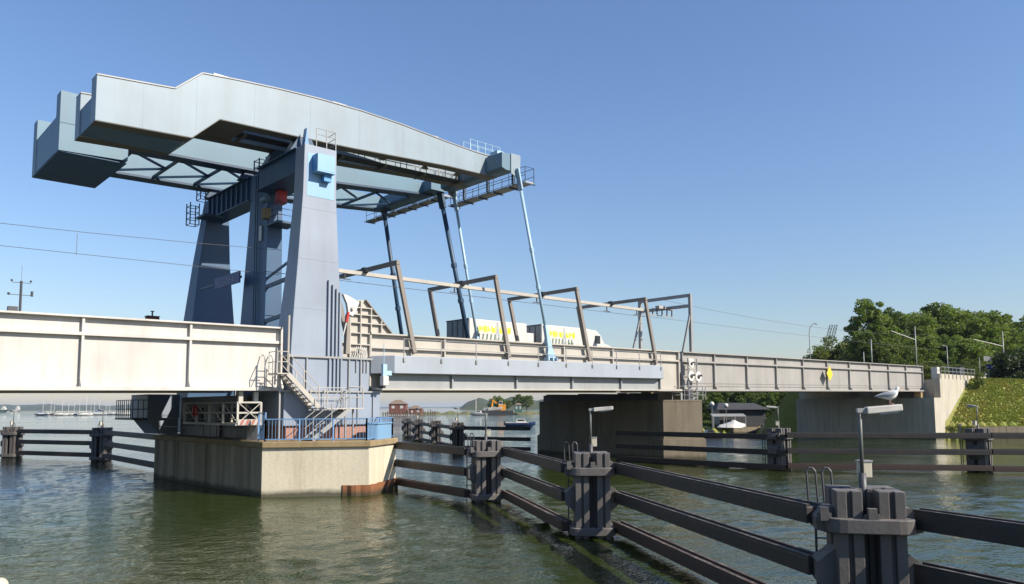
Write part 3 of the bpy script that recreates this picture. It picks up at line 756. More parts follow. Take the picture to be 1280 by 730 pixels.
rod((33.4, 51.7, 20.6), (36.4, 52.5, 7.1), 0.17, 'deep_blue_steel', 'dark blue hanger rod farthest left, behind the leftmost overhead portal')

# ------------------------------------------------------------------ stairs, gantry, cabin
def stairs():
    t = thing('steel_staircase', 'pale steel staircase in two flights at the foot of the front pylon', 'staircase', (18.5, 34.9, 2.58))
    def flight(x0, z0, x1, z1, y0, y1, n, mat):
        for i in range(n):
            u = (i+0.5)/n; x = x0+(x1-x0)*u; z = z0+(z1-z0)*u
            MB().box(x-0.13, x+0.13, y0+0.04, y1-0.04, z-0.02, z+0.025).build('tread', mat, t)
        for y in (y0, y1): MB().bar((x0, y, z0), (x1, y, z1), 0.05, 0.22).build('stringer', mat, t)
        for y in (y0, y1):
            m = MB()
            for u in (0.02, 0.5, 0.98): x = x0+(x1-x0)*u; z = z0+(z1-z0)*u; m.box(x-0.02, x+0.02, y-0.02, y+0.02, z, z+1.02)
            for dz in (0.55, 1.02): m.path([(x0, y, z0+dz), (x1, y, z1+dz)], 0.022, 5)
            m.build('hand_rail', mat, t)
    flight(17.15, 5.82, 18.85, 4.18, 34.75, 35.6, 9, 'cream_paint')
    flight(20.1, 4.1, 18.05, 2.62, 33.92, 34.68, 9, 'galvanised')
    MB().box(16.6, 17.2, 34.75, 35.75, 5.80, 5.86).build('landing', 'cream_paint', t)
    MB().box(18.8, 20.9, 33.9, 35.65, 4.10, 4.16).build('landing', 'cream_paint', t)
    m = MB()
    for x, y in ((18.85, 33.95), (19.6, 35.6), (20.85, 33.95), (20.85, 35.6)): m.box(x-0.022, x+0.022, y-0.022, y+0.022, 4.16, 5.2)
    for z in (4.68, 5.2): m.path([(20.1, 33.95, z), (20.85, 33.95, z), (20.85, 35.6, z), (18.85, 35.6, z)], 0.022, 5)
    loose(m, 'landing_rail', 'cream_paint', t)
    m = MB()
    for x, y in ((18.9, 35.55), (20.8, 35.55), (20.8, 34.8), (17.1, 35.5)): m.box(x-0.04, x+0.04, y-0.04, y+0.04, 2.59, 4.1 if x > 18 else 5.8)
    loose(m, 'leg', 'galvanised', t)
    m = MB()
    for x, y in ((16.62, 34.8), (16.62, 35.7)): m.box(x-0.022, x+0.022, y-0.022, y+0.022, 5.86, 6.9)
    for z in (6.4, 6.9): m.path([(17.15, 34.8, z), (16.62, 34.8, z), (16.62, 35.7, z)], 0.022, 5)
    m.path([(17.6, 35.7, 6.0), (17.65, 35.75, 8.8)], 0.05, 6)
    loose(m, 'landing_rail', 'cream_paint', t)
stairs()
t = thing('wall_ladder', 'caged grey ladder at the right end of the cream span', 'ladder', (16.9, 36.1, 5.2))
m = MB()
for x in (16.55, 16.95): m.path([(x, 36.0, 5.1), (x, 36.0, 6.55), (x, 36.15, 6.75), (x, 36.4, 6.8)], 0.028, 6)
m.build('side_rail', 'galvanised', t)
for i in range(5): MB().tube((16.55, 36.0, 5.2+i*0.3), (16.95, 36.0, 5.2+i*0.3), 0.02, 6).build('rung', 'galvanised', t)
def gantry():
    t = thing('inspection_gantry', 'white lattice inspection gantry hung under the cream span', 'gantry', (15.9, 36.3, 3.4))
    x0, x1, y0, y1, za, zc = 15.35, 16.52, 36.3, 43.3, 3.45, 4.45
    MB().box(x0-0.08, x1+0.08, y0, y1, za-0.12, za).build('floor', 'gantry_paint', t)
    for x in (x0+0.2, x1-0.2):
        for y in (y0+0.2,): MB().box(x-0.11, x+0.11, y-0.1, y+0.1, zc, 4.98).build('hanger', 'gantry_paint', t)
    k = 0
    for y in (y0, y0+1.75, y0+3.5, y0+5.25, y1):
        for x in (x0, x1): MB().box(x-0.05, x+0.05, y-0.05, y+0.05, za, zc).build('post', 'gantry_paint', t)
    for x in (x0, x1):
        for z in (za+0.5, zc): MB().bar((x, y0, z), (x, y1, z), 0.07, 0.07).build('rail', 'gantry_paint', t)
        for i in range(4): a = y0+1.75*i; MB().bar((x, a, za), (x, a+1.75, zc), 0.04, 0.04).build('brace', 'gantry_paint', t)
    for z in (za+0.5, zc): MB().bar((x0, y0, z), (x1, y0, z), 0.07, 0.08).build('rail', 'gantry_paint', t)
    MB().bar((x0, y0-0.05, za), (x1, y0-0.05, zc), 0.035, 0.035).build('brace', 'gantry_paint', t)
    MB().bar((x1, y0-0.06, za), (x0, y0-0.06, zc), 0.035, 0.035).build('brace', 'gantry_paint', t)
    p = MB().box(x0, x1, y0-0.08, y0-0.04, za-0.1, za+0.18).build('warning_board', 'gantry_paint', t)
    for i in range(4): MB().prism([(x0+0.08+i*0.28, za-0.08), (x0+0.2+i*0.28, za-0.08), (x0+0.32+i*0.28, za+0.16), (x0+0.2+i*0.28, za+0.16)], 'y', y0-0.09, y0-0.082).build('red_stripe', 'dull_red', p)
    MB().path([(15.28, 41.6+0.26*math.cos(k*0.5236), 4.05+0.26*math.sin(k*0.5236)) for k in range(13)], 0.06, 6).build('lifebuoy', 'red_paint', t)
gantry()
def machine_room():
    t = thing('machinery_house', 'dark machinery room between the pylons under the deck', 'machine room', (19, 44, 2.58))
    MB().box(17.0, 22.4, 39.0, 48.6, 2.585, 4.85).build('walls', 'steel_dark', t)
    MB().box(16.85, 16.99, 42.2, 43.4, 2.6, 4.3).build('door', 'steel_dark', t)
    for y in (39.6, 40.8, 45.0, 46.4): MB().box(16.9, 16.99, y, y+0.8, 3.2, 4.2).build('louvre', 'dark_grating', t)
    m = MB()
    for y in (37.0, 37.9, 38.8, 39.7, 40.6, 41.5, 42.4): m.box(16.03, 16.07, y-0.02, y+0.02, 2.59, 3.6)
    for z in (3.1, 3.6): m.path([(16.05, 36.3, z), (16.05, 49.6, z)], 0.022, 5)
    m.build('deck_railing', 'steel_dark', t)
    for i in range(10): MB().box(16.3, 16.36, 36.15+i*0.13, 36.2+i*0.13, 2.6, 3.35).build('rack_bar', 'galvanised', t)
    t2 = thing('bracket_cabin', 'pale blue cabin with a railed balcony at the far end of the left pier', 'cabin', (16, 51, 3.0))
    MB().prism([(15.3, 3.6), (17.2, 3.6), (17.2, 5.05), (15.3, 5.05)], 'y', 49.4, 52.6).build('walls', 'pylon_paint', t2)
    MB().prism([(15.3, 3.6), (17.2, 3.6), (17.2, 2.62), (16.1, 2.62)], 'y', 49.6, 52.4).build('bracket', 'pylon_paint', t2)
    MB().box(14.4, 15.28, 49.3, 52.7, 3.5, 3.62).build('balcony', 'steel_dark', t2)
    m = MB()
    for i in range(9): y = 49.35+i*0.41; m.box(14.43, 14.47, y-0.02, y+0.02, 3.62, 4.7)
    for x in (14.45, 14.75, 15.05): m.box(x-0.02, x+0.02, 49.33, 49.37, 3.62, 4.7)
    for z in (4.15, 4.7): m.path([(15.28, 49.35, z), (14.45, 49.35, z), (14.45, 52.65, z)], 0.025, 5)
    m.build('balcony_railing', 'steel_dark', t2)
machine_room()
t = thing('service_box', 'small white box with blue fittings on the end of the leaf fascia', 'cabinet', (22.9, 35.3, 5.3))
MB().box(22.75, 23.1, 35.0, 35.35, 5.35, 5.85).build('body', 'white_paint', t, bevel=0.02)
m = MB().box(22.8, 23.05, 35.1, 35.3, 5.855, 6.5); m.box(23.05, 23.35, 35.1, 35.3, 5.9, 6.15); m.path([(22.9, 35.2, 6.5), (22.9, 35.2, 7.6)], 0.02, 5); m.build('fittings', 'sky_blue_paint', t)

# mast with sensors, brick coloured stack on the left span
t = thing('weather_mast', 'thin grey sensor mast with cross arms above the cream span', 'mast', (6.5, 38, 8.2))
MB().tube((6.5, 38, 7.9), (6.5, 38, 9.62), 0.05, 8).build('pole', 'steel_dark', t)
MB().tube((6.5, 38, 9.62), (6.5, 38, 10.3), 0.008, 5).build('lightning_rod', 'wire_metal', t)
a = MB().tube((6.15, 38.05, 9.55), (6.85, 37.95, 9.55), 0.015, 6).build('cross_arm', 'wire_metal', t)
m = MB().sphere((6.16, 38.05, 9.63), 0.05, 8, 4); m.sphere((6.84, 37.95, 9.63), 0.05, 8, 4); loose(m, 'sensor_cup', 'steel_dark', a)
a = MB().tube((6.05, 38.05, 9.02), (6.95, 37.95, 9.02), 0.015, 6).build('cross_arm', 'wire_metal', t)
m = MB().tube((6.9, 37.95, 8.98), (6.9, 37.95, 9.2), 0.05, 8); m.sphere((6.07, 38.05, 9.05), 0.06, 8, 4); loose(m, 'sensor_cup', 'steel_dark', a)
MB().box(6.05, 6.4, 37.85, 38.15, 8.0, 8.5).build('junction_box', 'steel_dark', t)
t = thing('brick_stack', 'short red brown stack rising above the cream span left of the tower', 'chimney', (16.1, 51.9, 7))
MB().loft([[(x0, y0, z), (x1, y0, z), (x1, y1, z), (x0, y1, z)] for z, x0, x1, y0, y1 in ((6.99, 15.5, 16.75, 51.4, 52.1), (9.4, 15.7, 16.6, 51.5, 52.1), (10.05, 15.8, 16.5, 51.6, 52.1))]).build('shaft', 'brick_red', t)
MB().box(15.76, 16.54, 51.56, 52.14, 10.055, 10.11).build('coping', 'steel_dark', t)
MB().tube((16.15, 51.85, 10.1), (16.15, 51.85, 10.4), 0.05, 6).tube((16.15, 51.85, 10.4), (16.15, 51.85, 10.45), 0.12, 8).build('vent_pipe', 'steel_dark', t)

# overhead wires
def wire(pts, label):
    m = MB(); m.path(pts, 0.013, 5); tag(m.build('overhead_wire', 'wire_metal'), label, 'wire', 'overhead line wires')
def sag(a, b, s, n=10): return [(a[0]+(b[0]-a[0])*i/n, a[1]+(b[1]-a[1])*i/n, a[2]+(b[2]-a[2])*i/n-s*4*(i/n)*(1-i/n)) for i in range(n+1)]
wire(sag((-30, 39.6, 13.2), (19.0, 39.6, 12.9), 0.85), 'upper sagging wire of the overhead line left of the tower')
wire(sag((-30, 39.6, 11.0), (18.9, 39.6, 11.5), 0.05), 'lower contact wire of the overhead line left of the tower')
wire([(8.9, 39.6, 11.3), (8.9, 39.6, 12.32)], 'short vertical dropper joining the two wires at the left')
wire(sag((54, 39.6, 13.3), (118, 39.8, 14.2), 0.9), 'upper sagging wire above the pale grey span')
wire(sag((50.5, 39.6, 11.7), (118, 39.8, 12.0), 0.1), 'lower contact wire above the pale grey span')
def fixed_portal():
    t = thing('overhead_portal', 'grey braced portal for the overhead line at the start of the right span', 'portal', (53.9, YN, 8.5))
    for y in (36.75, 42.0):
        MB().box(53.78, 54.02, y-0.12, y+0.12, zb(54)+1.4, 13.5).build('post', 'galvanised', t)
        MB().bar((53.9, y, 12.0), (52.6, y, zb(52.6)+3.0), 0.14, 0.14, (0, 1, 0)).build('brace', 'galvanised', t)
    for z in (13.38, 12.5): MB().bar((53.9, 36.9, z), (53.9, 41.85, z), 0.2, 0.26).build('cross_beam', 'galvanised', t)
    MB().box(52.8, 54.9, 39.1, 39.5, 12.42, 12.66).build('insulator_rack', 'cream_paint', t)
    m = MB()
    for x in (52.3, 52.9, 53.6, 54.3, 55.0): m.tube((x, 39.4, 12.42), (x+0.12, 39.5, 11.95), 0.06, 6)
    loose(m, 'insulator', 'steel_dark', t)
    MB().bar((51.2, 39.55, 11.86), (55.6, 39.55, 11.9), 0.06, 0.08).build('contact_bar', 'galvanised', t)
fixed_portal()
def loco_signal():
    t = thing('navigation_signal', 'signal mast with white round boards and hooded lamps on the right pier', 'signal', (53.0, 35.7, 4.7))
    for x in (52.15, 53.35): MB().tube((x, 35.9, 4.68), (x, 35.9, 8.0), 0.05, 8).build('mast', 'galvanised', t)
    for i in range(5): MB().bar((52.15, 35.9, 5.2+i*0.6), (53.35, 35.9, 5.2+i*0.6), 0.04, 0.04).build('bar', 'galvanised', t)
    def board(x, z, r):
        b = MB().tube((x, 35.80, z), (x, 35.77, z), r, 20).build('round_board', 'white_paint', t)
        MB().tube((x, 35.77, z-0.02), (x, 35.74, z-0.02), r*0.42, 14).build('lens', 'dark_glass', b)
        m = MB(); n = 8
        for i in range(n):
            a0 = math.pi*i/n; a1 = math.pi*(i+1)/n; q = r*0.40
            m.quad([(x+q*math.cos(a0), 35.76, z+q*math.sin(a0)), (x+q*math.cos(a1), 35.76, z+q*math.sin(a1)), (x+q*math.cos(a1), 35.52, z+q*math.sin(a1)*0.9), (x+q*math.cos(a0), 35.52, z+q*math.sin(a0)*0.9)])
        m.build('hood', 'galvanised', b)
    board(52.4, 6.58, 0.42); board(53.4, 6.56, 0.42); board(52.45, 7.6, 0.34)
    MB().box(52.1, 52.8, 35.815, 35.85, 7.2, 8.0).build('back_board', 'white_paint', t)
    m = MB()
    for x, y in ((50.9, 36.6), (51.7, 36.0), (52.5, 35.4), (53.2, 35.3), (53.9, 35.5)): m.box(x-0.025, x+0.025, y-0.025, y+0.025, 4.68, 5.75)
    for z in (5.05, 5.4, 5.75): m.path([(50.9, 36.6, z), (51.7, 36.0, z), (52.5, 35.4, z), (53.2, 35.3, z), (53.9, 35.5, z)], 0.022, 5)
    tr = thing('pier_railing', 'grey railing on the nose of the right pier', 'railing', (52.5, 35.5, 4.68))
    m.build('posts_and_rails', 'galvanised', tr)
    MB().box(52.0, 52.9, 36.0, 36.4, 4.68, 5.5).build('cabinet', 'steel_dark', t)
loco_signal()
t = thing('diamond_sign', 'yellow diamond board mounted on the pale grey span', 'sign', (76.9, 36.1, 6.7))
MB().prism([(76.25, 7.4), (76.9, 6.62), (77.55, 7.4), (76.9, 8.18)], 'y', 35.85, 35.89).build('board', 'yellow_sign', t)
MB().box(76.82, 76.98, 35.9, 36.28, 7.2, 7.6).build('bracket', 'galvanised', t)

# ------------------------------------------------------------------ right river pier and abutment
P2 = [(50.2, 37.0), (52.75, 35.1), (55.2, 37.0), (55.2, 51.0), (52.7, 53.2), (50.2, 51.0)]
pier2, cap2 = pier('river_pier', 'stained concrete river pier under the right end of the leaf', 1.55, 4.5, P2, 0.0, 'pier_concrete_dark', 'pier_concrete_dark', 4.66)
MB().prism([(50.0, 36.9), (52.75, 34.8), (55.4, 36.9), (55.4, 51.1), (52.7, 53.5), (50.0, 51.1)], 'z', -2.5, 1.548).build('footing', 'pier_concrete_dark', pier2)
m = MB()
for y in (39.0, 41.5, 46.0, 50.0): MB().box(50.5, 54.9, y-0.4, y+0.4, 4.66, 5.3).build('bearing_block', 'pier_concrete_dark', pier2)
MB().box(50.35, 50.42, 37.6, 50.6, 4.66, 5.2).build('deck_railing', 'steel_dark', pier2)

ab = thing('bridge_abutment', 'concrete abutment and wing wall at the right end of the bridge', 'abutment', (101, 34.5, 0))
MB().box(101.0, 103.4, 34.3, 52.0, -2, 5.05).build('front_wall', 'abutment_concrete', ab)
MB().box(103.85, 104.6, 34.42, 53.0, 5.0, 7.35).build('back_wall', 'abutment_concrete', ab)
MB().prism([(103.42, -2), (107, -2), (118, 5.5), (118, 7.4), (103.42, 7.4)], 'y', 34.36, 35.1).build('wing_wall', 'abutment_concrete', ab)
MB().box(102.2, 103.2, 36.2, 37.0, 5.05, 5.9).build('bearing_block', 'cap_concrete', ab)
MB().box(104.0, 122, 34.5, 34.8, 7.4, 8.05).build('parapet', 'abutment_concrete', ab)
m = MB()
for i in range(10): x = 104.2+i*1.4; m.box(x-0.03, x+0.03, 34.4, 34.46, 7.4, 8.9)
for z in (8.4, 8.9): m.path([(104.2, 34.43, z), (117, 34.43, z)], 0.03, 5)
m.build('railing', 'galvanised', ab)
MB().box(104.3, 105.2, 34.9, 35.6, 7.4, 8.9).build('white_cabinet', 'white_paint', ab)
MB().box(113.5, 115.4, 35.2, 36.4, 7.4, 9.2).build('dark_kiosk', 'steel_dark', ab)

# ------------------------------------------------------------------ lorries
def lorry(x0, x1, cab, label, nm):
    y0, y1 = 45.85, 48.75; zr = zb(x0)+2.02
    t = thing(nm, label, 'lorry', (x0, (y0+y1)/2, zr))
    zt_ = zr+3.8; zf = zr+1.0
    MB().box(x0, x1, y0, y1, zf, zt_).build('box_body', 'white_paint', t, bevel=0.06)
    MB().box(x0-0.03, x0-0.005, y0+0.06, y1-0.06, zf+0.06, zt_-0.08).build('rear_doors', 'trailer_rear', t)
    for y in (y0+0.75, (y0+y1)/2, y0+2.1): MB().box(x0-0.07, x0-0.032, y-0.03, y+0.03, zf+0.1, zt_-0.12).build('door_bar', 'steel_dark', t)
    MB().box(x0-0.06, x0-0.01, y0+0.02, y1-0.02, zt_-0.075, zt_+0.02).build('rear_header', 'steel_dark', t)
    MB().box(x0+0.2, x1-0.2, y0+0.8, y1-0.8, zf-0.35, zf-0.01).build('chassis', 'steel_dark', t)
    for x in ((x0+1.0, x0+2.1, x1-0.9) if not cab else (x0+1.0, x0+2.1, x1+1.6)):
        for y in (y0+0.15, y1-0.15):
            w_ = MB().tube((x, y-0.15, zr+0.5), (x, y+0.15, zr+0.5), 0.5, 18).build('wheel', 'black_rubber', t)
            MB().tube((x, y-0.17, zr+0.5), (x, y+0.17, zr+0.5), 0.27, 12).build('rim', 'galvanised', w_)
    ys = y0-0.012
    L = x1-x0
    p = MB(); random.seed(5)                                  # upper row of bold yellow letters
    x = x0+0.09*L
    for k in range(9):
        wl = 0.068*L
        p.box(x, x+wl*0.36, ys, ys+0.008, zt_-0.98, zt_-0.50); p.box(x+wl*0.36, x+wl*0.86, ys, ys+0.008, zt_-0.98+0.16*(k % 2), zt_-0.70+0.1*(k % 3)); x += wl*1.02
    p.build('yellow_lettering', 'yellow_print', t)
    p = MB(); x = x0+0.14*L
    for k in range(8):                                        # lower row of slanted dark letters
        wl = 0.06*L; zz_ = zt_-1.58; hh = 0.46
        p.prism([(x, zz_), (x+wl*0.4, zz_), (x+wl*0.6, zz_+hh), (x+wl*0.2, zz_+hh)], 'y', ys, ys+0.008)
        if k in (4, 6, 7): p.prism([(x+wl*0.4, zz_), (x+wl*0.85, zz_), (x+wl*0.95, zz_+hh*0.45), (x+wl*0.5, zz_+hh*0.45)], 'y', ys, ys+0.008)
        x += wl*1.12
    p.build('dark_lettering', 'green_print', t)
    xm = x0+0.47*L
    MB().prism([(xm-0.26, zt_-1.75), (xm-0.14, zt_-1.75), (xm+0.02, zt_-0.75), (xm+0.18, zt_-1.75), (xm+0.30, zt_-1.75), (xm+0.08, zt_-0.1), (xm-0.04, zt_-0.1)], 'y', ys-0.006, ys-0.001).build('tower_emblem', 'grey_print', t)
    if cab:
        c = MB()
        pr_ = [(x1+0.05, zr+0.55), (x1+3.85, zr+0.55), (x1+3.9, zr+1.6), (x1+3.75, zr+2.15), (x1+3.1, zr+2.45), (x1+2.35, zr+2.6), (x1+1.9, zr+3.3), (x1+1.3, zr+3.72), (x1+0.05, zr+3.8)]
        cb = c.prism(pr_, 'y', y0+0.1, y1-0.1).build('cab', 'white_paint', t, bevel=0.08)
        MB().box(x1+1.05, x1+1.75, y0+0.06, y0+0.095, zr+2.55, zr+3.25).build('side_window', 'dark_glass', cb)
        MB().prism([(x1+1.98, zr+3.28), (x1+2.42, zr+2.66), (x1+2.46, zr+2.68), (x1+2.02, zr+3.3)], 'y', y0+0.3, y1-0.3).build('windscreen', 'dark_glass', cb)
        MB().box(x1+3.0, x1+3.8, y0+0.04, y0+0.095, zr+1.55, zr+1.95).build('headlight', 'grey_print', cb)
        MB().box(x1+2.9, x1+4.0, y0+0.05, y1-0.05, zr+0.35, zr+0.75).build('bumper', 'white_paint', cb)
        MB().box(x1+3.9, x1+4.0, y0-0.1, y0+0.05, zr+1.5, zr+2.3).build('mirror', 'steel_dark', cb)
    else:
        MB().box(x1+0.02, x1+0.85, y0+0.05, y1-0.05, zf, zt_-0.75).build('front_locker', 'white_paint', t, bevel=0.05)
lorry(37.6, 43.75, False, 'white box trailer with a dark open looking rear, left of the pale blue rod', 'box_trailer')
lorry(45.5, 51.3, True, 'white box lorry with a sloping cab, right of the pale blue rod', 'box_lorry')

# ------------------------------------------------------------------ fender dolphins and beams
def dolphin():
    r = thing('fender_dolphin', 'x', 'dolphin', (0, 0, 0), 0, 'steel fender dolphins along the channel')
    def pile(x, y, s=0.215):
        m = MB()
        z0, z1 = -3.0, 2.68
        # two interlocked box sections with a groove between
        m.prism([(x-s, y-s), (x-0.04, y-s), (x-0.04, y-s+0.09), (x+0.04, y-s+0.09), (x+0.04, y-s), (x+s, y-s), (x+s, y+s), (x-s, y+s)], 'z', z0, z1)
        m.build('pile', 'dolphin_steel', r, bevel=0.015)
    for x in (-0.34, 0.34):
        for y in (-0.33, 0.33): pile(x, y)
    pile(0.0, 0.05, 0.15)
    def plate(z0, z1, a, b, nm):
        n = 28; p = []
        for i in range(n):
            t_ = 2*math.pi*i/n; c, s_ = math.cos(t_), math.sin(t_)
            p.append((a*math.copysign(abs(c)**0.38, c), b*math.copysign(abs(s_)**0.38, s_)))
        MB().prism(p, 'z', z0, z1).build(nm, 'dolphin_steel', r, bevel=0.02)
    plate(1.97, 2.22, 0.73, 0.70, 'head_plate'); plate(0.10, 0.34, 0.73, 0.70, 'base_plate')
    m = MB()
    for x, y in ((-0.75, -0.5), (0.0, -0.62), (0.02, 0.55)): m.box(x-0.07, x+0.07, y-0.07, y+0.07, 2.17, 2.40); m.box(x-0.12, x+0.12, y-0.02, y+0.02, 2.17, 2.30)
    loose(m, 'cleat', 'dolphin_steel', r)
    for k in (-1, 1):
        MB().prism([(0.55*k, 1.9), (0.86*k, 1.98), (0.86*k, 2.2), (0.68*k, 2.38), (0.55*k, 2.38)], 'y', -0.35, 0.35).build('beam_shoe', 'dolphin_steel', r)
        MB().prism([(0.5*k, 1.05), (0.5*k, 0.75), (0.86*k, 1.05), (0.86*k, 1.42), (0.5*k, 1.7)], 'y', -0.3, 0.3).build('beam_shoe', 'dolphin_steel', r)
    # boarding ladder with two hooped grab rails
    m = MB()
    for x in (-0.70, -0.42):
        m.path([(x, 0.78, -0.5), (x, 0.78, 2.3)], 0.025, 6)
        m.path([(x-0.10, 0.78, 2.1), (x-0.13, 0.78, 2.90), (x-0.09, 0.78, 2.97), (x-0.02, 0.78, 2.97), (x+0.03, 0.78, 2.90), (x+0.07, 0.78, 2.1)], 0.022, 6)
    loose(m, 'grab_rail', 'steel_dark', r)
    m = MB()
    for i in range(9): m.tube((-0.70, 0.78, 0.1+i*0.26), (-0.42, 0.78, 0.1+i*0.26), 0.015, 5)
    loose(m, 'rung', 'steel_dark', r)
    return r
def lamp():
    r = thing('dolphin_lamp', 'x', 'lamp', (0, 0, 0), 0, 'lamps standing on the dolphins')
    MB().tube((0, 0, 2.1), (0, 0, 2.95), 0.075, 12, 0.065).build('base_tube', 'steel_dark', r, True)
    MB().tube((0, 0, 2.9), (0, 0, 4.1), 0.033, 10).build('pole', 'lamp_pole', r, True)
    MB().box(-0.05, 0.10, -0.04, 0.04, 4.02, 4.10).build('arm', 'galvanised', r)
    h_ = MB().hexa([(0.1, -0.09, 3.99), (0.74, -0.09, 4.05), (0.74, 0.09, 4.05), (0.1, 0.09, 3.99), (0.1, -0.08, 4.12), (0.74, -0.07, 4.17), (0.74, 0.07, 4.17), (0.1, 0.08, 4.12)]).build('lamp_head', 'lamp_grey', r, bevel=0.02)
    MB().hexa([(0.33, -0.06, 3.985), (0.68, -0.06, 4.02), (0.68, 0.06, 4.02), (0.33, 0.06, 3.985), (0.33, -0.06, 4.01), (0.68, -0.06, 4.046), (0.68, 0.06, 4.046), (0.33, 0.06, 4.01)]).build('lens', 'grey_print', h_)
    b = MB().box(-0.02, 0.2, 0.05, 0.2, 2.86, 3.14).build('control_box', 'beige_cabinet', r, bevel=0.01)
    MB().box(-0.035, 0.215, 0.035, 0.215, 3.14, 3.165).build('lid', 'galvanised', b)
    return r
DP = [ # position, heading, label of the dolphin, label of the lamp (or None), lamp heading
    ((13.98, 6.0), -10, 'nearest fender dolphin with a gull on its lamp, at lower right', 'tall lamp on the nearest dolphin, a gull standing on its head', -44),
    ((18.92, 16.85), 2, 'second nearest fender dolphin, in front of the dark right pier', 'lamp on the second nearest dolphin, against the dark right pier', -44),
    ((22.6, 26.4), 18, 'fender dolphin just right of the sunlit pier nose', 'lamp with a cream box on the dolphin beside the sunlit pier', -44),
    ((47.4, 25.7), 40, 'dark fender dolphin right of the stained right pier, in front of the lawn', 'lamp on the far right fence dolphin in front of the lawn', 130),
    ((54.0, 15.9), 40, 'dark fender dolphin below the grassy bank at far right', 'lamp on the dolphin below the grassy bank', 60),
    ((17.9, 68.8), 0, 'dark fender dolphin left of the big pier, in front of the marina', 'lamp on the dolphin in front of the marina', 100),
    ((13.5, 79.3), 0, 'fender dolphin at the left edge of the picture', 'lamp on the dolphin at the left edge of the picture', 100),
    ((47.8, 60.1), 10, 'broad dark dolphin seen under the leaf, left of the right pier', 'lamp on the dolphin seen under the leaf', 80),
    ((53.0, 70.6), 10, 'distant dolphin under the leaf, first beyond the broad dark one', None, 0),
    ((57.6, 80.4), 10, 'distant dolphin under the leaf, second beyond the broad dark one', 'small lamp on the distant dolphin under the leaf', 80),
    ((63.4, 91.2), 10, 'farthest dolphin under the leaf, near the red brick house', None, 0)]
d0 = dolphin(); l0 = lamp()
for i, (p, rz, ld_, ll, lz) in enumerate(DP):
    if i == 0: d0.location = (*p, 0); d0.rotation_euler = (0, 0, R(rz-45)); d0['label'] = ld_
    else: dup(d0, (*p, 0), R(rz-45), ld_)
    if ll:
        if i == 0: l0.location = (*p, 0); l0.rotation_euler = (0, 0, R(lz)); l0['label'] = ll
        else: dup(l0, (*p, 0), R(lz), ll)
def bay(a, b, label, zs=(2.17, 1.25, 0.30), e0=0.85, e1=0.85, w_=0.34):
    a = Vector((*a, 0)); b = Vector((*b, 0)); d = (b-a).normalized(); a = a+d*e0; b = b-d*e1
    t = thing('fender_fence', label, 'fender fence', (a.x, a.y, 0), 0, 'fender beams between the dolphins')
    n = Vector((d.y, -d.x, 0))
    for k, z in enumerate(zs):
        q = Vector((0, 0, z)); mm = 'fender_rusty' if k == 2 else 'fender_steel'
        bm_ = MB().bar(a+q, b+q, w_, 0.30).build('beam', mm, t, bevel=0.02)
        for s_ in (-0.13, 0.13):
            MB().bar(a+q+n*s_+Vector((0, 0, 0.172)), b+q+n*s_+Vector((0, 0, 0.172)), 0.07, 0.05).build('top_rail', mm, bm_)
dp = [x[0] for x in DP]
def end(i, k): # sides           # point on the side of a dolphin, k = -1 left / +1 right as the channel is seen from the quay
    a = math.atan2(dp[i][1], dp[i][0]); return (dp[i][0]+k*0.82*math.sin(a), dp[i][1]-k*0.82*math.cos(a))
def front(i): return (dp[i][0]-0.62, dp[i][1]-0.85)
bay((23.1, 34.6), end(2, -1), 'three fender beams from the sunlit pier to the first dolphin', e0=0.1, e1=0)
bay(end(2, 1), end(1, -1), 'three fender beams between the sunlit pier dolphin and the next nearer one', e0=0, e1=0)
bay(end(1, 1), end(0, -1), 'three fender beams running to the nearest dolphin', e0=0, e1=0)
bay(end(0, 1), (10.6, -5.4), 'near fender beams leaving the picture at lower right', e0=0)
bay((46.6, 38.8), front(3), 'fender beams passing in front of the stained right pier', (2.1, 1.1, 0.15), e0=0, e1=0.03)
bay(front(3), front(4), 'fender beams between the two dolphins at far right', (2.24, 1.24, 0.28), e0=0.03, e1=0.03)
bay(front(4), (60.4, 4.6), 'fender beams leaving the right edge below the grassy bank', (2.26, 1.27, 0.25), e0=0.03)
bay((17.2, 51.5), dp[5], 'fender beams between the big pier and the marina side dolphin', (2.27, 1.37, 0.42), e0=0)
bay(dp[5], dp[6], 'fender beams between the two dolphins at the left', (2.27, 1.37, 0.42))
bay((50.4, 52.5), dp[7], 'fender beams from the right pier to the broad dark dolphin', (2.1, 1.1, 0.2), e0=0)
for i, nm in ((7, 'first'), (8, 'second'), (9, 'third')):
    bay(dp[i], dp[i+1], '%s bay of distant fender beams left of the broad dark dolphin' % nm, (2.1, 1.1, 0.2))

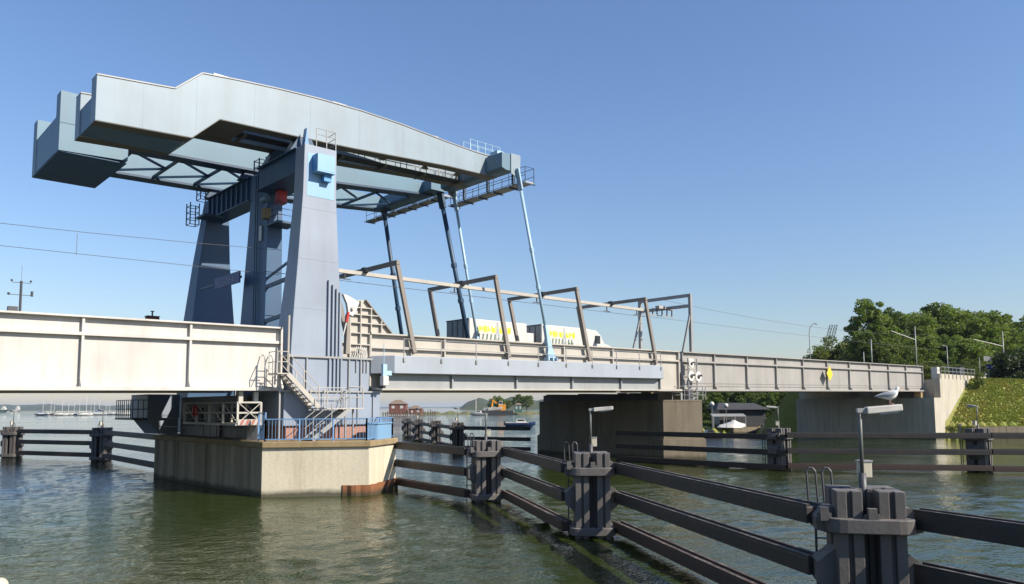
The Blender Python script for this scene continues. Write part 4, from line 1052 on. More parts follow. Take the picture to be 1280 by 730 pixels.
# gull on the nearest lamp
def gull():
    g = MB(); n = 14
    # spine stations: x forward, z, half-width, half-height
    S = [(-0.30, 0.135, 0.012, 0.006), (-0.25, 0.140, 0.035, 0.014), (-0.18, 0.150, 0.055, 0.035), (-0.10, 0.155, 0.075, 0.062), (-0.02, 0.160, 0.088, 0.080), (0.06, 0.172, 0.086, 0.085),
         (0.12, 0.195, 0.070, 0.078), (0.155, 0.235, 0.050, 0.060), (0.168, 0.262, 0.044, 0.048), (0.178, 0.285, 0.043, 0.042), (0.200, 0.298, 0.038, 0.036), (0.222, 0.296, 0.022, 0.022), (0.236, 0.292, 0.011, 0.013)]
    rings = []
    for i, (x, z, a, b) in enumerate(S):
        k = min(1, max(0, (x-0.08)/0.12)) * (0 if x > 0.19 else 1)
        rings.append([(x-k*0.75*b*math.sin(2*math.pi*j/n), a*math.cos(2*math.pi*j/n), z+b*math.sin(2*math.pi*j/n)*(1-0.3*k)) for j in range(n)])
    g.loft(rings)
    # folded wings: grey shells hugging the flanks, same mesh
    for s in (-1, 1):
        g.cur = 1
        W = [(-0.36, 0.140, 0.012, 0.006), (-0.28, 0.158, 0.030, 0.016), (-0.18, 0.178, 0.056, 0.034), (-0.06, 0.195, 0.076, 0.048), (0.05, 0.205, 0.076, 0.046), (0.11, 0.210, 0.055, 0.030)]
        g.loft([[(x, s*(0.022+a*0.75+0.3*a*math.cos(2*math.pi*j/8)), z+b*math.sin(2*math.pi*j/8)-0.2*b) for j in range(8)] for x, z, a, b in W])
    g.cur = 2
    g.tube((0.232, 0, 0.292), (0.290, 0, 0.280), 0.012, 8, 0.004)
    g.cur = 3
    for s in (-1, 1):
        g.tube((0.0, s*0.03, 0.10), (0.005, s*0.032, 0.012), 0.007, 6)
        for dy in (-0.025, 0, 0.025): g.tube((0.0, s*0.032, 0.008), (0.06, s*0.032+dy, 0.006), 0.006, 5)
    g.cur = 4
    for s in (-1, 1): g.sphere((0.212, s*0.031, 0.303), 0.006, 6, 4)
    o = g.build('gull', ['gull_white', 'gull_grey', 'gull_yellow', 'gull_pink', 'black_rubber'], None, True)
    tag(o, 'white gull with grey wings standing on the nearest lamp', 'gull')
    a = R(-44); o.location = (13.98+0.52*math.cos(a), 6.0+0.52*math.sin(a), 4.17); o.rotation_euler = (0, 0, R(-48)); o.scale = (0.76, 0.84, 0.95)
gull()
# ------------------------------------------------------------------ land on the right
def sm(a, b, x): u = min(1, max(0, (x-a)/(b-a))); return u*u*(3-2*u)
def land_z(x, y):
    n1 = math.sin(x*0.31+y*0.17)*0.18+math.sin(x*0.13-y*0.41)*0.2+math.sin(x*0.9+y*0.7)*0.06
    s = 0.67*x+0.74*y-95.2                       # right shore
    zr = 1.4+min(6.1, max(0, s-0.6)*0.98)+n1*(0.4 if s > 1 else 0)
    if s < 0: zr = -2
    e = 7.35 if x > 104.2 else -2
    e -= max(0, y-54.0)*1.15
    sl = 0.35*x+0.94*y-98.5-0.0*y                # left lawn, set back behind the bridge
    zl = 0.9+min(2.2, max(0, sl-0.5)*0.05)+n1*0.3 if sl > 0 else -2
    if y > 54.5 and (math.sin(TH)*x-math.cos(TH)*y) < 0.243*(math.cos(TH)*x+math.sin(TH)*y): zl = -2
    if y < 34.6: return zr
    if y < 54.5: return max(e, -2) if x > 104.2 else -2
    return max(e, zl)
def land():
    xs = [101+i*0.9 for i in range(70)]+[165+i*6 for i in range(60)]
    ys = [-120+i*6 for i in range(21)]+[4+i*0.9 for i in range(34)]+[34.3, 34.75]+[35.4+i*1.2 for i in range(50)]+[96+i*8 for i in range(30)]
    m = MB(); ny = len(ys)
    for x in xs:
        for y in ys: m.v.append((x, y, land_z(x, y)))
    for i in range(len(xs)-1):
        for j in range(ny-1):
            q = (i*ny+j, (i+1)*ny+j, (i+1)*ny+j+1, i*ny+j+1)
            if max(m.v[k][2] for k in q) > -1.9: m.f.append(q); m.mi.append(0)
    structure(m.build('grass_bank', 'bank_grass'))
land()
def quay(pts, z, label, mat='pier_concrete_dark'):
    t = thing('quay_wall', label, 'quay wall', (*pts[0], 0))
    for a, b in zip(pts, pts[1:]):
        a = Vector((*a, 0)); b = Vector((*b, 0)); L = (b-a).length; n = max(1, round(L/4)); d = (b-a)/n
        for i in range(n): MB().bar(a+d*(i+0.008)+Vector((0, 0, z/2-1)), a+d*(i+0.992)+Vector((0, 0, z/2-1)), 0.7, z+2).build('wall_block', mat, t)
quay([(106.2, 31.8), (112.0, 26.6), (124, 15.8), (140, 1.3)], 1.45, 'low grey quay wall below the grassy bank')
quay([(104, 64.0), (112.5, 60.8), (118.0, 58.6)], 0.95, 'dark quay wall below the lawn under the right span')

# grass tufts on the slope
def tufts(name, region, count, hgt, seed, mat):
    random.seed(seed); m = MB()
    k = 0
    while k < count:
        x, y = region(random); z = land_z(x, y)
        if z < 0.8: continue
        k += 1
        hh = hgt*random.uniform(0.5, 1.3)
        for q in range(3):
            a = random.uniform(0, 6.28); dx, dy = math.cos(a)*0.13, math.sin(a)*0.13; lx, ly = random.uniform(-.3, .3)*hh, random.uniform(-.3, .3)*hh
            n = len(m.v); m.v += [(x-dx, y-dy, z-0.05), (x+dx, y+dy, z-0.05), (x+lx, y+ly, z+hh)]; m.f.append((n, n+1, n+2)); m.mi.append(0)
    stuff(m.build(name, mat))
tufts('grass', lambda r: (r.uniform(104, 132), r.uniform(12, 34.2)), 24000, 0.17, 11, 'grass_blades')
tufts('lawn_grass', lambda r: (r.uniform(104, 124), r.uniform(56, 80)), 5000, 0.22, 12, 'leaves_pale')

# ------------------------------------------------------------------ trees
def crown_mesh(seed, rx, rz, clumps, per, leaf_s, mat, flat=0.0):
    rnd = random.Random(seed); v = []; f = []
    for c in range(clumps):
        # clump centres biased to an uneven shell
        while True:
            p = Vector((rnd.uniform(-1, 1), rnd.uniform(-1, 1), rnd.uniform(-1, 1)))
            if 0.35 < p.length < 1: break
        a = math.atan2(p.y, p.x)
        bulge = 1+0.22*math.sin(3*a+seed)+0.15*math.sin(5*p.z+seed*1.7)
        ctr = Vector((p.x*rx*bulge, p.y*rx*bulge, p.z*rz*(1+0.1*math.sin(2*a+seed))))
        cr = rnd.uniform(0.16, 0.32)*rx
        for k in range(per):
            while True:
                q = Vector((rnd.uniform(-1, 1), rnd.uniform(-1, 1), rnd.uniform(-1, 1)))
                if q.length < 1: break
            o = ctr+Vector((q.x, q.y, q.z*0.75))*cr
            u = Vector((rnd.gauss(0, 1), rnd.gauss(0, 1), rnd.gauss(0, 0.6))).normalized()
            w_ = u.cross(Vector((rnd.gauss(0, 1), rnd.gauss(0, 1), rnd.gauss(0, 1)))).normalized()
            s = leaf_s*rnd.uniform(0.6, 1.25)
            n = len(v); v += [tuple(o-u*s), tuple(o+w_*s*0.55), tuple(o+u*s), tuple(o-w_*s*0.55)]; f.append((n, n+1, n+2, n+3))
    me = bpy.data.meshes.new('crown'); me.from_pydata(v, [], f); me.materials.append(MATS[mat]); me.update()
    return me
def trunk_mesh(seed, h, r0, rx, rz, cz):
    rnd = random.Random(seed*7+1); m = MB()
    pts = [Vector((0, 0, -0.5))]
    for i in range(1, 6): pts.append(Vector((rnd.uniform(-.12, .12)*i*0.5, rnd.uniform(-.12, .12)*i*0.5, h*i/5)))
    for i in range(5): m.tube(pts[i], pts[i+1], r0*(1-i/6), 8, r0*(1-(i+1)/6))
    for k in range(9):
        i = rnd.randint(2, 5); a = rnd.uniform(0, 6.28); s = pts[i]
        e = Vector((math.cos(a)*rx*rnd.uniform(.4, .75), math.sin(a)*rx*rnd.uniform(.4, .75), cz+rnd.uniform(-.3, .6)*rz))
        mid_ = (s+e)/2+Vector((0, 0, -0.3)); rr = r0*0.38
        m.tube(s, mid_, rr, 6, rr*0.7); m.tube(mid_, e, rr*0.7, 6, rr*0.25)
    return m.mesh('trunk', 'bark')
TV = []
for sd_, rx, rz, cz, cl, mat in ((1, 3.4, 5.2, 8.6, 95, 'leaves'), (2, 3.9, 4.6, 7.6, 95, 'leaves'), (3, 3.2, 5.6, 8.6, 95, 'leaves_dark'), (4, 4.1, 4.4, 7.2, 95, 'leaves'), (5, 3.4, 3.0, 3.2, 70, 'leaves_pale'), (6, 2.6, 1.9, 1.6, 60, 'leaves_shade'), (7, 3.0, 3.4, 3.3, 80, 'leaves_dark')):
    TV.append((crown_mesh(sd_, rx, rz, cl, 150, 0.205 if sd_ < 5 else 0.16, mat), trunk_mesh(sd_, cz+rz*0.4, 0.28 if sd_ < 5 else 0.12, rx, rz, cz), cz, cz+rz))
def tree(x, y, z, h, var, label, name='leafy_tree', cat='tree', group='trees on the right bank', rz=None, wide=1.0):
    cm, tm, cz, tot = TV[var]; s = h/tot
    t = thing(name, label, cat, (x, y, z), rz if rz is not None else random.uniform(0, 6.28), group)
    for nm, me, off in (('trunk', tm, 0), ('crown', cm, cz*s)):
        o = bpy.data.objects.new(nm, me); COL.objects.link(o); o.parent = t; o.location = (0, 0, off); o.scale = (s*wide, s*wide, s)
    return t
random.seed(21)
def place(px, py_top, depth, ground):     # picture bearing and distance -> spot on the ground, tree height
    lat = (px-640)/960*depth*0.9963
    x = math.cos(TH)*depth+math.sin(TH)*lat; y = math.sin(TH)*depth-math.cos(TH)*lat
    hz = 509-(px-640)*0.00524
    return x, y, CAM_H+(hz-py_top)*depth/960-ground
TREES = [(1091, 374, 132, 7.2, 0, 1.0), (1118, 384, 140, 7.2, 2, 1.0), (1142, 388, 146, 7.2, 1, 1.1), (1172, 380, 150, 7.2, 0, 1.15), (1200, 386, 150, 7.2, 3, 1.1), (1226, 386, 154, 7.2, 1, 1.1), (1250, 388, 156, 7.2, 2, 1.15), (1274, 396, 156, 7.2, 3, 1.1), (1300, 405, 158, 7.2, 0, 1.2),
         (1085, 414, 128, 7.2, 2, 1.1), (1115, 424, 128, 7.2, 3, 1.1), (1150, 420, 136, 7.2, 1, 1.2), (1185, 418, 138, 7.2, 2, 1.2), (1215, 420, 140, 7.2, 3, 1.2), (1245, 424, 142, 7.2, 0, 1.3), (1278, 430, 140, 7.2, 1, 1.3)]
TL = ['tallest leafy tree at the left end of the wood', 'dark tree second from the left in the wood', 'rounded tree behind the tall pale mast', 'tall tree with the highest crown in the middle of the wood', 'broad tree right of the middle of the wood',
      'tree above the small street lamp on the right', 'dark tree behind the right hand mast', 'tree at the right edge of the picture, back row', 'tree partly outside the right edge of the picture',
      'lower dark tree in front of the leftmost tall one', 'lower tree just above the end of the grey span', 'lower tree left of the tall pale mast', 'lower dark tree above the wing wall', 'lower tree above the dark kiosk', 'lower tree behind the blue road sign', 'lower tree at the right edge of the picture']
for (px, py, d, g, v, wd), lb in zip(TREES, TL):
    x, y, h = place(px, py, d, g); tree(x, y, g, h, v, lb, wide=wd)
for px, py, d, g, v, wd, lb in ((1048, 428, 150, 6, 4, 1.2, 'small pale tree left of the wood, under the lattice masts'), (1066, 433, 150, 6, 4, 1.1, 'small pale bushy tree beside the tallest tree of the wood'), (1034, 438, 156, 6, 4, 1.0, 'low pale bush at the left end of the wood')):
    x, y, h = place(px, py, d, g); tree(x, y, g, h, v, lb, wide=wd)
for px, py, d, g, v, wd, lb in ((1274, 444, 110, 5.2, 5, 0.85, 'large dark bush at the right edge above the bank'), (1296, 440, 112, 6.0, 5, 0.9, 'dark bush mostly outside the right edge'),
                                (1225, 464, 101, 6.2, 4, 0.45, 'small light green bush at the top of the bank beside the wing wall')):
    x, y, h = place(px, py, d, g); tree(x, y, g, h, v, lb, 'leafy_bush', 'bush', 'bushes on the grassy bank', wide=wd)
for px, py, d, g, wd, lb in ((1158, 452, 128, 7.2, 1.3, 'low shrub behind the end of the grey span'), (1180, 456, 128, 7.2, 1.4, 'low shrub behind the white cabinet on the abutment'), (1205, 455, 130, 7.2, 1.4, 'low shrub above the wing wall, left of the kiosk'), (1232, 454, 130, 7.2, 1.4, 'low shrub behind the road sign'), (1120, 450, 130, 7.2, 1.4, 'low shrub below the tallest trees, above the grey span')):
    x, y, h = place(px, py, d, g); tree(x, y, g, h, 4, lb, 'leafy_bush', 'bush', 'shrubs along the top of the embankment', wide=wd)
for px, py, d, wd, lb in ((884, 486, 136, 1.0, 'leafy bush tight against the right pier under the span'), (904, 484, 138, 1.1, 'leafy bush behind the two globe lamps'), (934, 486, 134, 1.1, 'leafy bush over the right end of the shed roof'), (962, 490, 128, 0.9, 'leafy bush above the lawn beneath the span'), (985, 488, 128, 1.0, 'leafy bush at the left edge of the abutment wall')):
    x, y, h = place(px, py, d, 1.5); tree(x, y, 1.5, h, 6, lb, 'leafy_bush', 'bush', 'bushes beneath the right span', wide=wd)
for px, py, d, v, wd, lb in ((893, 484, 150, 2, 1.1, 'dark tree under the span beside the right pier'), (925, 482, 150, 2, 1.2, 'dark tree under the span behind the shed roof'), (952, 486, 140, 4, 1.3, 'light green tree under the span right of the shed'), (978, 486, 138, 4, 1.2, 'green tree under the span beside the abutment wall'), (1000, 484, 142, 0, 1.2, 'tree half hidden by the abutment wall')):
    x, y, h = place(px, py, d, 1.6); tree(x, y, 1.6, h, v, lb, 'leafy_tree', 'tree', 'trees beneath the right span', wide=wd)

# ------------------------------------------------------------------ poles, lamps and signs on the right bank
def at(px, depth):
    lat = (px-640)/960*depth*0.9963
    return math.cos(TH)*depth+math.sin(TH)*lat, math.sin(TH)*depth-math.cos(TH)*lat
def zpx(px, py, depth): return CAM_H+(509-(px-640)*0.00524-py)*depth/960
def pole(px, d, top, foot, label, name='catenary_mast', cat='mast', r=0.11, arm=None, lampd=False):
    x, y = at(px, d); z0 = zpx(px, foot, d); z1 = zpx(px, top, d)
    t = thing(name, label, cat, (x, y, z0))
    MB().tube((x, y, z0-2), (x, y, z1), r, 10, r*0.7).build('pole', 'galvanised', t, True)
    if arm:
        ax, ay = at(px+arm[0], d); MB().tube((x, y, z1+arm[1]), (ax, ay, z1+arm[2]), 0.06, 6).build('arm', 'galvanised', t)
    if lampd:
        ax, ay = at(px+lampd, d); MB().bar((x, y, z1), (ax, ay, z1+0.15), 0.1, 0.1).build('arm', 'galvanised', t)
        MB().bar((ax, ay, z1+0.15), (ax+(ax-x)*0.5, ay+(ay-y)*0.5, z1+0.15), 0.25, 0.14).build('lamp_head', 'galvanised', t)
    return t
pole(1148, 125, 408, 460, 'tall pale mast with a long arm in front of the wood', arm=(-30, -2.2, -0.7))
pole(1258, 132, 414, 462, 'right hand mast with a long arm in front of the wood', arm=(-36, -2.6, -1.4))
pole(1187, 118, 433, 466, 'small street lamp in front of the wood above the wing wall', 'street_lamp', 'street lamp', 0.08, None, -4)
pole(1092, 120, 424, 452, 'short pale post at the foot of the tallest tree', 'post', 'post', 0.10)
pole(1082, 120, 440, 452, 'very short white post left of the tallest tree foot', 'post', 'post', 0.09)
pole(1227, 115, 447, 470, 'thin post with a small round head beside the road sign', 'post', 'post', 0.05)
def swan_lamp():
    x, y = at(1015, 126); z0 = zpx(1015, 448, 126); t = thing('street_lamp', 'tall curved street lamp left of the lattice masts', 'street lamp', (x, y, z0))
    pts = [(x, y, z0-1)]
    for px, py in ((1014.5, 418), (1015.5, 411), (1018, 406), (1022, 404)): a, b = at(px, 126); pts.append((a, b, zpx(px, py, 126)))
    MB().path(pts, 0.07, 8).build('pole', 'galvanised', t)
    a, b = at(1022, 126); c, e = at(1025, 126)
    MB().bar((a, b, zpx(1022, 404, 126)), (c, e, zpx(1025, 405.5, 126)), 0.22, 0.14).build('lamp_head', 'galvanised', t)
swan_lamp()
def lattice(px0, px1, lab):
    d = 180; t = None
    def P(px, py): a, b = at(px, d); return Vector((a, b, zpx(px, py, d)))
    A, B = P(px0, 442), P(px1, 406); t = thing('lattice_mast', lab, 'lattice mast', tuple(A), 0, 'leaning lattice masts')
    wv = (P(px0+3.5, 442)-A)
    MB().tube(A-(B-A)*0.3, B, 0.09, 6).tube(A+wv-(B-A)*0.3, B+wv, 0.09, 6).build('chord', 'steel_dark', t)
    n = 8; m = MB()
    for i in range(n): m.tube(A+(B-A)*(i/n), A+wv+(B-A)*((i+1)/n), 0.05, 5); m.tube(A+(B-A)*((i+1)/n), A+wv+(B-A)*((i+1)/n), 0.05, 5)
    m.build('lacing', 'steel_dark', t)
lattice(1030, 1041, 'left one of two leaning dark lattice masts'); lattice(1036.5, 1047, 'right one of two leaning dark lattice masts')
def road_signs():
    x, y = at(1238, 112); z0 = zpx(1238, 470, 112); t = thing('road_sign', 'road sign post with a grey board and a small blue board', 'road sign', (x, y, z0))
    MB().tube((x, y, z0-0.8), (x, y, z0+2.9), 0.05, 8).build('post', 'galvanised', t)
    a = Vector((math.sin(TH), -math.cos(TH), 0)); b = Vector((x, y, 0))-fw*0.08
    for (u0, u1, w0, w1, mt, nm) in ((-0.7, 0.5, 2.2, 2.9, 'galvanised', 'grey_board'), (-0.35, 0.6, 1.0, 1.75, 'navy_sign', 'blue_board')):
        p = [b+a*u0+Vector((0, 0, z0+w0)), b+a*u1+Vector((0, 0, z0+w0-0.15)), b+a*u1+Vector((0, 0, z0+w1-0.15)), b+a*u0+Vector((0, 0, z0+w1))]
        q = [v_-fw*0.04 for v_ in p]; MB().hexa([q[0], q[1], p[1], p[0], q[3], q[2], p[2], p[3]]).build(nm, mt, t)
road_signs()

# ------------------------------------------------------------------ shed and boats beneath the right span
def shed():
    x, y = at(918, 122); t = thing('boat_shed', 'dark roofed shed on the bank beneath the right span', 'shed', (x, y, 1.2))
    a = rt; b = fw
    def P(u, v, z): return Vector((x, y, 0))+a*u+b*v+Vector((0, 0, z))
    MB().hexa([P(-3, -2, 1), P(4.2, -2, 1), P(4.2, 3, 1), P(-3, 3, 1), P(-3, -2, 3.6), P(4.2, -2, 3.6), P(4.2, 3, 3.6), P(-3, 3, 3.6)]).build('walls', 'steel_dark', t)
    MB().hexa([P(-3.6, -2.6, 3.6), P(4.8, -2.6, 3.6), P(4.8, 3.4, 3.7), P(-3.6, 3.4, 3.7), P(-2.6, -0.2, 4.7), P(3.0, -0.2, 4.6), P(3.0, 0.8, 4.6), P(-2.6, 0.8, 4.7)]).build('roof', 'roof_dark', t)
    MB().hexa([P(-4.6, -4.2, 2.55), P(0.5, -4.2, 2.55), P(0.5, -2.6, 2.9), P(-4.6, -2.6, 2.9), P(-4.6, -4.2, 2.63), P(0.5, -4.2, 2.63), P(0.5, -2.6, 2.98), P(-4.6, -2.6, 2.98)]).build('awning', 'galvanised', t)
    m = MB()
    for u in (-4.5, -2.9, -1.2, 0.4): q = P(u, -4.1, 0); m.box(q.x-0.05, q.x+0.05, q.y-0.05, q.y+0.05, 0.9, 2.55)
    loose(m, 'post', 'galvanised', t)
shed()
def tarp():
    x, y = at(911, 116); random.seed(8); m = MB()
    prof = [(-1.9, 0.05, 0.4), (-1.5, 0.35, 0.7), (-0.8, 0.55, 0.9), (0.0, 0.85, 1.0), (0.5, 1.2, 0.9), (0.9, 1.1, 0.8), (1.6, 0.75, 0.7), (2.3, 0.6, 0.3)]
    rings = []
    for u, h, w_ in prof:
        rings.append([tuple(Vector((x, y, 0))+rt*(u+random.uniform(-.1, .1))+fw*(v*w_)+Vector((0, 0, 0.95+h*k+random.uniform(-.05, .05)))) for v, k in ((-1.3, 0), (-1.0, 0.55), (-0.4, 0.92), (0.1, 1.0), (0.6, 0.85), (1.2, 0))])
    for i in range(len(rings)-1):
        for j in range(5): m.quad([rings[i][j], rings[i+1][j], rings[i+1][j+1], rings[i][j+1]])
    tag(m.build('boat_tarpaulin', 'white_paint'), 'white tarpaulin over a boat hull on the lawn beneath the span', 'tarpaulin')
tarp()
def ball_lamp(px, py, lab):
    x, y = at(px, 110); z = zpx(px, py, 110); t = thing('globe_lamp', lab, 'lamp', (x, y, 1), 0, 'white globe lamps')
    MB().tube((x, y, 0.9), (x, y, z-0.3), 0.04, 6).build('pole', 'galvanised', t)
    MB().sphere((x, y, z), 0.34, 14, 8).build('globe', 'white_paint', t, True)
ball_lamp(889.5, 505, 'larger white globe lamp close to the right pier'); ball_lamp(907, 507, 'smaller white globe lamp left of the shed roof')
def skiff(px, d, L, hull, label, heading=0.0, cabin=True, group='motor boats'):
    x, y = at(px, d); t = thing('motor_boat', label, 'boat', (x, y, 0), math.atan2(rt.y, rt.x)+heading, group)
    m = MB(); rings = []
    for u, wd, zk, zs in ((-0.5, 0.85, 0.0, 0.75), (-0.2, 1.0, -0.1, 0.75), (0.15, 0.95, -0.1, 0.8), (0.38, 0.55, 0.0, 0.92), (0.5, 0.04, 0.3, 1.05)):
        b = 0.17*L*wd
        rings.append([(u*L, -b*0.55, zk*L/6), (u*L, -b, zs*L/6*0.55), (u*L, -b*1.03, zs*L/6), (u*L, b*1.03, zs*L/6), (u*L, b, zs*L/6*0.55), (u*L, b*0.55, zk*L/6)])
    m.loft(rings); o = MB.mesh(m, 'hull', hull); h_ = bpy.data.objects.new('hull', o); COL.objects.link(h_); h_.parent = t
    def part(nm, mb, mat): q = bpy.data.objects.new(nm, mb.mesh(nm, mat)); COL.objects.link(q); q.parent = t
    s = L/6
    part('gunwale', MB().box(-0.5*L, 0.28*L, -0.178*L, 0.178*L, 0.76*s, 0.83*s), 'white_paint')
    if cabin:
        part('cabin', MB().prism([(-0.15*L, 0.83*s), (0.22*L, 0.83*s), (0.12*L, 1.55*s), (-0.12*L, 1.6*s)], 'y', -0.12*L, 0.12*L), 'white_paint')
        part('window', MB().prism([(-0.1*L, 1.15*s), (0.15*L, 1.15*s), (0.10*L, 1.45*s), (-0.1*L, 1.45*s)], 'y', -0.124*L, 0.124*L), 'dark_glass')
    part('outboard', MB().box(-0.56*L, -0.5*L, -0.05*L, 0.05*L, 0.3*s, 1.2*s), 'steel_dark')
    return t
skiff(650, 165, 6.4, 'blue_hull', 'dark blue open boat beside the right pier', 0.0)
skiff(885, 104, 3.6, 'red_hull', 'small red and white boat moored beside the right pier nose', 0.2, True)
skiff(598, 400, 9, 'white_paint', 'white motor boat moored at the reed bank', 3.0)

# ------------------------------------------------------------------ far shore in the middle
def far_house(px0, px1, d, zeave, zroof, z0, label, mat, name='brick_house'):
    xm, ym = at((px0+px1)/2, d); half = (px1-px0)/2/960*d; t = thing(name, label, 'house', (xm, ym, z0))
    def P(u, v, z): return Vector((xm, ym, 0))+rt*u+fw*v+Vector((0, 0, z))
    dp_ = half*0.8
    MB().hexa([P(-half, -dp_, z0), P(half, -dp_, z0), P(half, dp_, z0), P(-half, dp_, z0), P(-half, -dp_, zeave), P(half, -dp_, zeave), P(half, dp_, zeave), P(-half, dp_, zeave)]).build('wall', mat, t)
    e = half*1.12; f_ = dp_*1.12; k = half*0.3
    MB().hexa([P(-e, -f_, zeave), P(e, -f_, zeave), P(e, f_, zeave), P(-e, f_, zeave), P(-k, -0.3, zroof), P(k, -0.3, zroof), P(k, 0.3, zroof), P(-k, 0.3, zroof)]).build('roof', 'roof_brown', t)
    n = max(2, int(half/1.6))
    for i in range(n):
        u = -half+2*half*(i+0.5)/n; w_ = half/n*0.35
        MB().hexa([P(u-w_, -dp_-0.06, zeave-2.4), P(u+w_, -dp_-0.06, zeave-2.4), P(u+w_, -dp_+0.02, zeave-2.4), P(u-w_, -dp_+0.02, zeave-2.4), P(u-w_, -dp_-0.06, zeave-0.9), P(u+w_, -dp_-0.06, zeave-0.9), P(u+w_, -dp_+0.02, zeave-0.9), P(u-w_, -dp_+0.02, zeave-0.9)]).build('window', 'white_paint', t)
    return t
far_house(487, 508, 430, 6.2, 8.6, 0.4, 'red brick house with a hipped roof on the far pier', 'brick_red')
far_house(511, 527, 430, 3.6, 5.4, 0.4, 'low red brick annex right of the red brick house', 'brick_red', 'brick_annex')
def jetty():
    t = thing('timber_jetty', 'row of timber piles and deck in front of the red brick house', 'jetty', (*at(505, 412), 0))
    a = Vector((*at(478, 414), 1.3)); b = Vector((*at(545, 414), 1.3))
    MB().bar(a, b, 3, 0.3).build('deck', 'timber', t)
    random.seed(4)
    for i in range(22):
        p = a+(b-a)*((i+random.uniform(.2, .8))/22)-fw*1.4
        MB().tube((p.x, p.y, -1), (p.x, p.y, random.uniform(1.6, 3.4)), 0.28, 8).build('pile', 'timber', t)
jetty()
def strip(name, pts, depth_w, heights, mat, kind, seed, rough=0.3, back=1.0):
    """low land ridge along a line of (px, depth); heights in m"""
    random.seed(seed); m = MB(); rows = []
    n = len(pts)
    for (px, d), hh in zip(pts, heights):
        row = []
        for k, (v, q) in enumerate(((0, 0.0), (0.06, 0.55), (0.3, 1.0), (0.7, back), (1.0, 0.0))):
            x, y = at(px, d+depth_w*v); row.append((x, y, -0.3+hh*q*(1+random.uniform(-rough, rough)*(q > 0))))
        rows.append(row)
    for i in range(n-1):
        for k in range(4): m.quad([rows[i][k], rows[i+1][k], rows[i+1][k+1], rows[i][k+1]])
    return structure(m.build(name, mat))
strip('reed_bank', [(520+i*4, 440) for i in range(40)], 60, [1.6+0.5*math.sin(i*1.3) for i in range(40)], 'reed_bank', 's', 1)
strip('far_coast', [(-330+i*6, 4200) for i in range(110)], 900, [30+4*math.sin(i*0.23)+3*math.sin(i*0.71) if i < 100 else 10 for i in range(110)], 'far_land', 's', 2, 0.12)
strip('far_headland', [(574+i*3, 1500) for i in range(60)], 300, [3+math.sin(min(1, i/9)*1.57)*(19+3*math.sin(i*0.35)+1.5*math.sin(i*0.9)) for i in range(60)], 'far_land', 's', 3, 0.05)
strip('far_sea_coast', [(380+i*6, 9000) for i in range(40)], 900, [14+5*math.sin(i*0.4) for i in range(40)], 'far_land', 's', 5, 0.1)
for px, py, d, v, lb in ((622, 495, 470, 3, 'dark green tree on the far bank left of the excavator'), (634, 500, 500, 1, 'tree on the far bank behind the excavator'), (647, 493, 480, 0, 'pale green tree on the far bank beside the right pier'), (612, 503, 520, 2, 'small dark tree on the far bank behind the barge'), (658, 494, 480, 1, 'tree on the far bank half hidden by the right pier')):
    x, y, h = place(px, py, d, 1.5); tree(x, y, 1.5, h, v, lb, 'leafy_tree', 'tree', 'trees on the far bank', wide=1.3)
x, y = at(594.5, 460); t = tag(MB().tube((x, y, 0), (x, y, zpx(594.5, 496, 460)), 0.22, 8).build('flag_pole', 'white_paint'), 'white pole standing on the reed bank', 'pole')
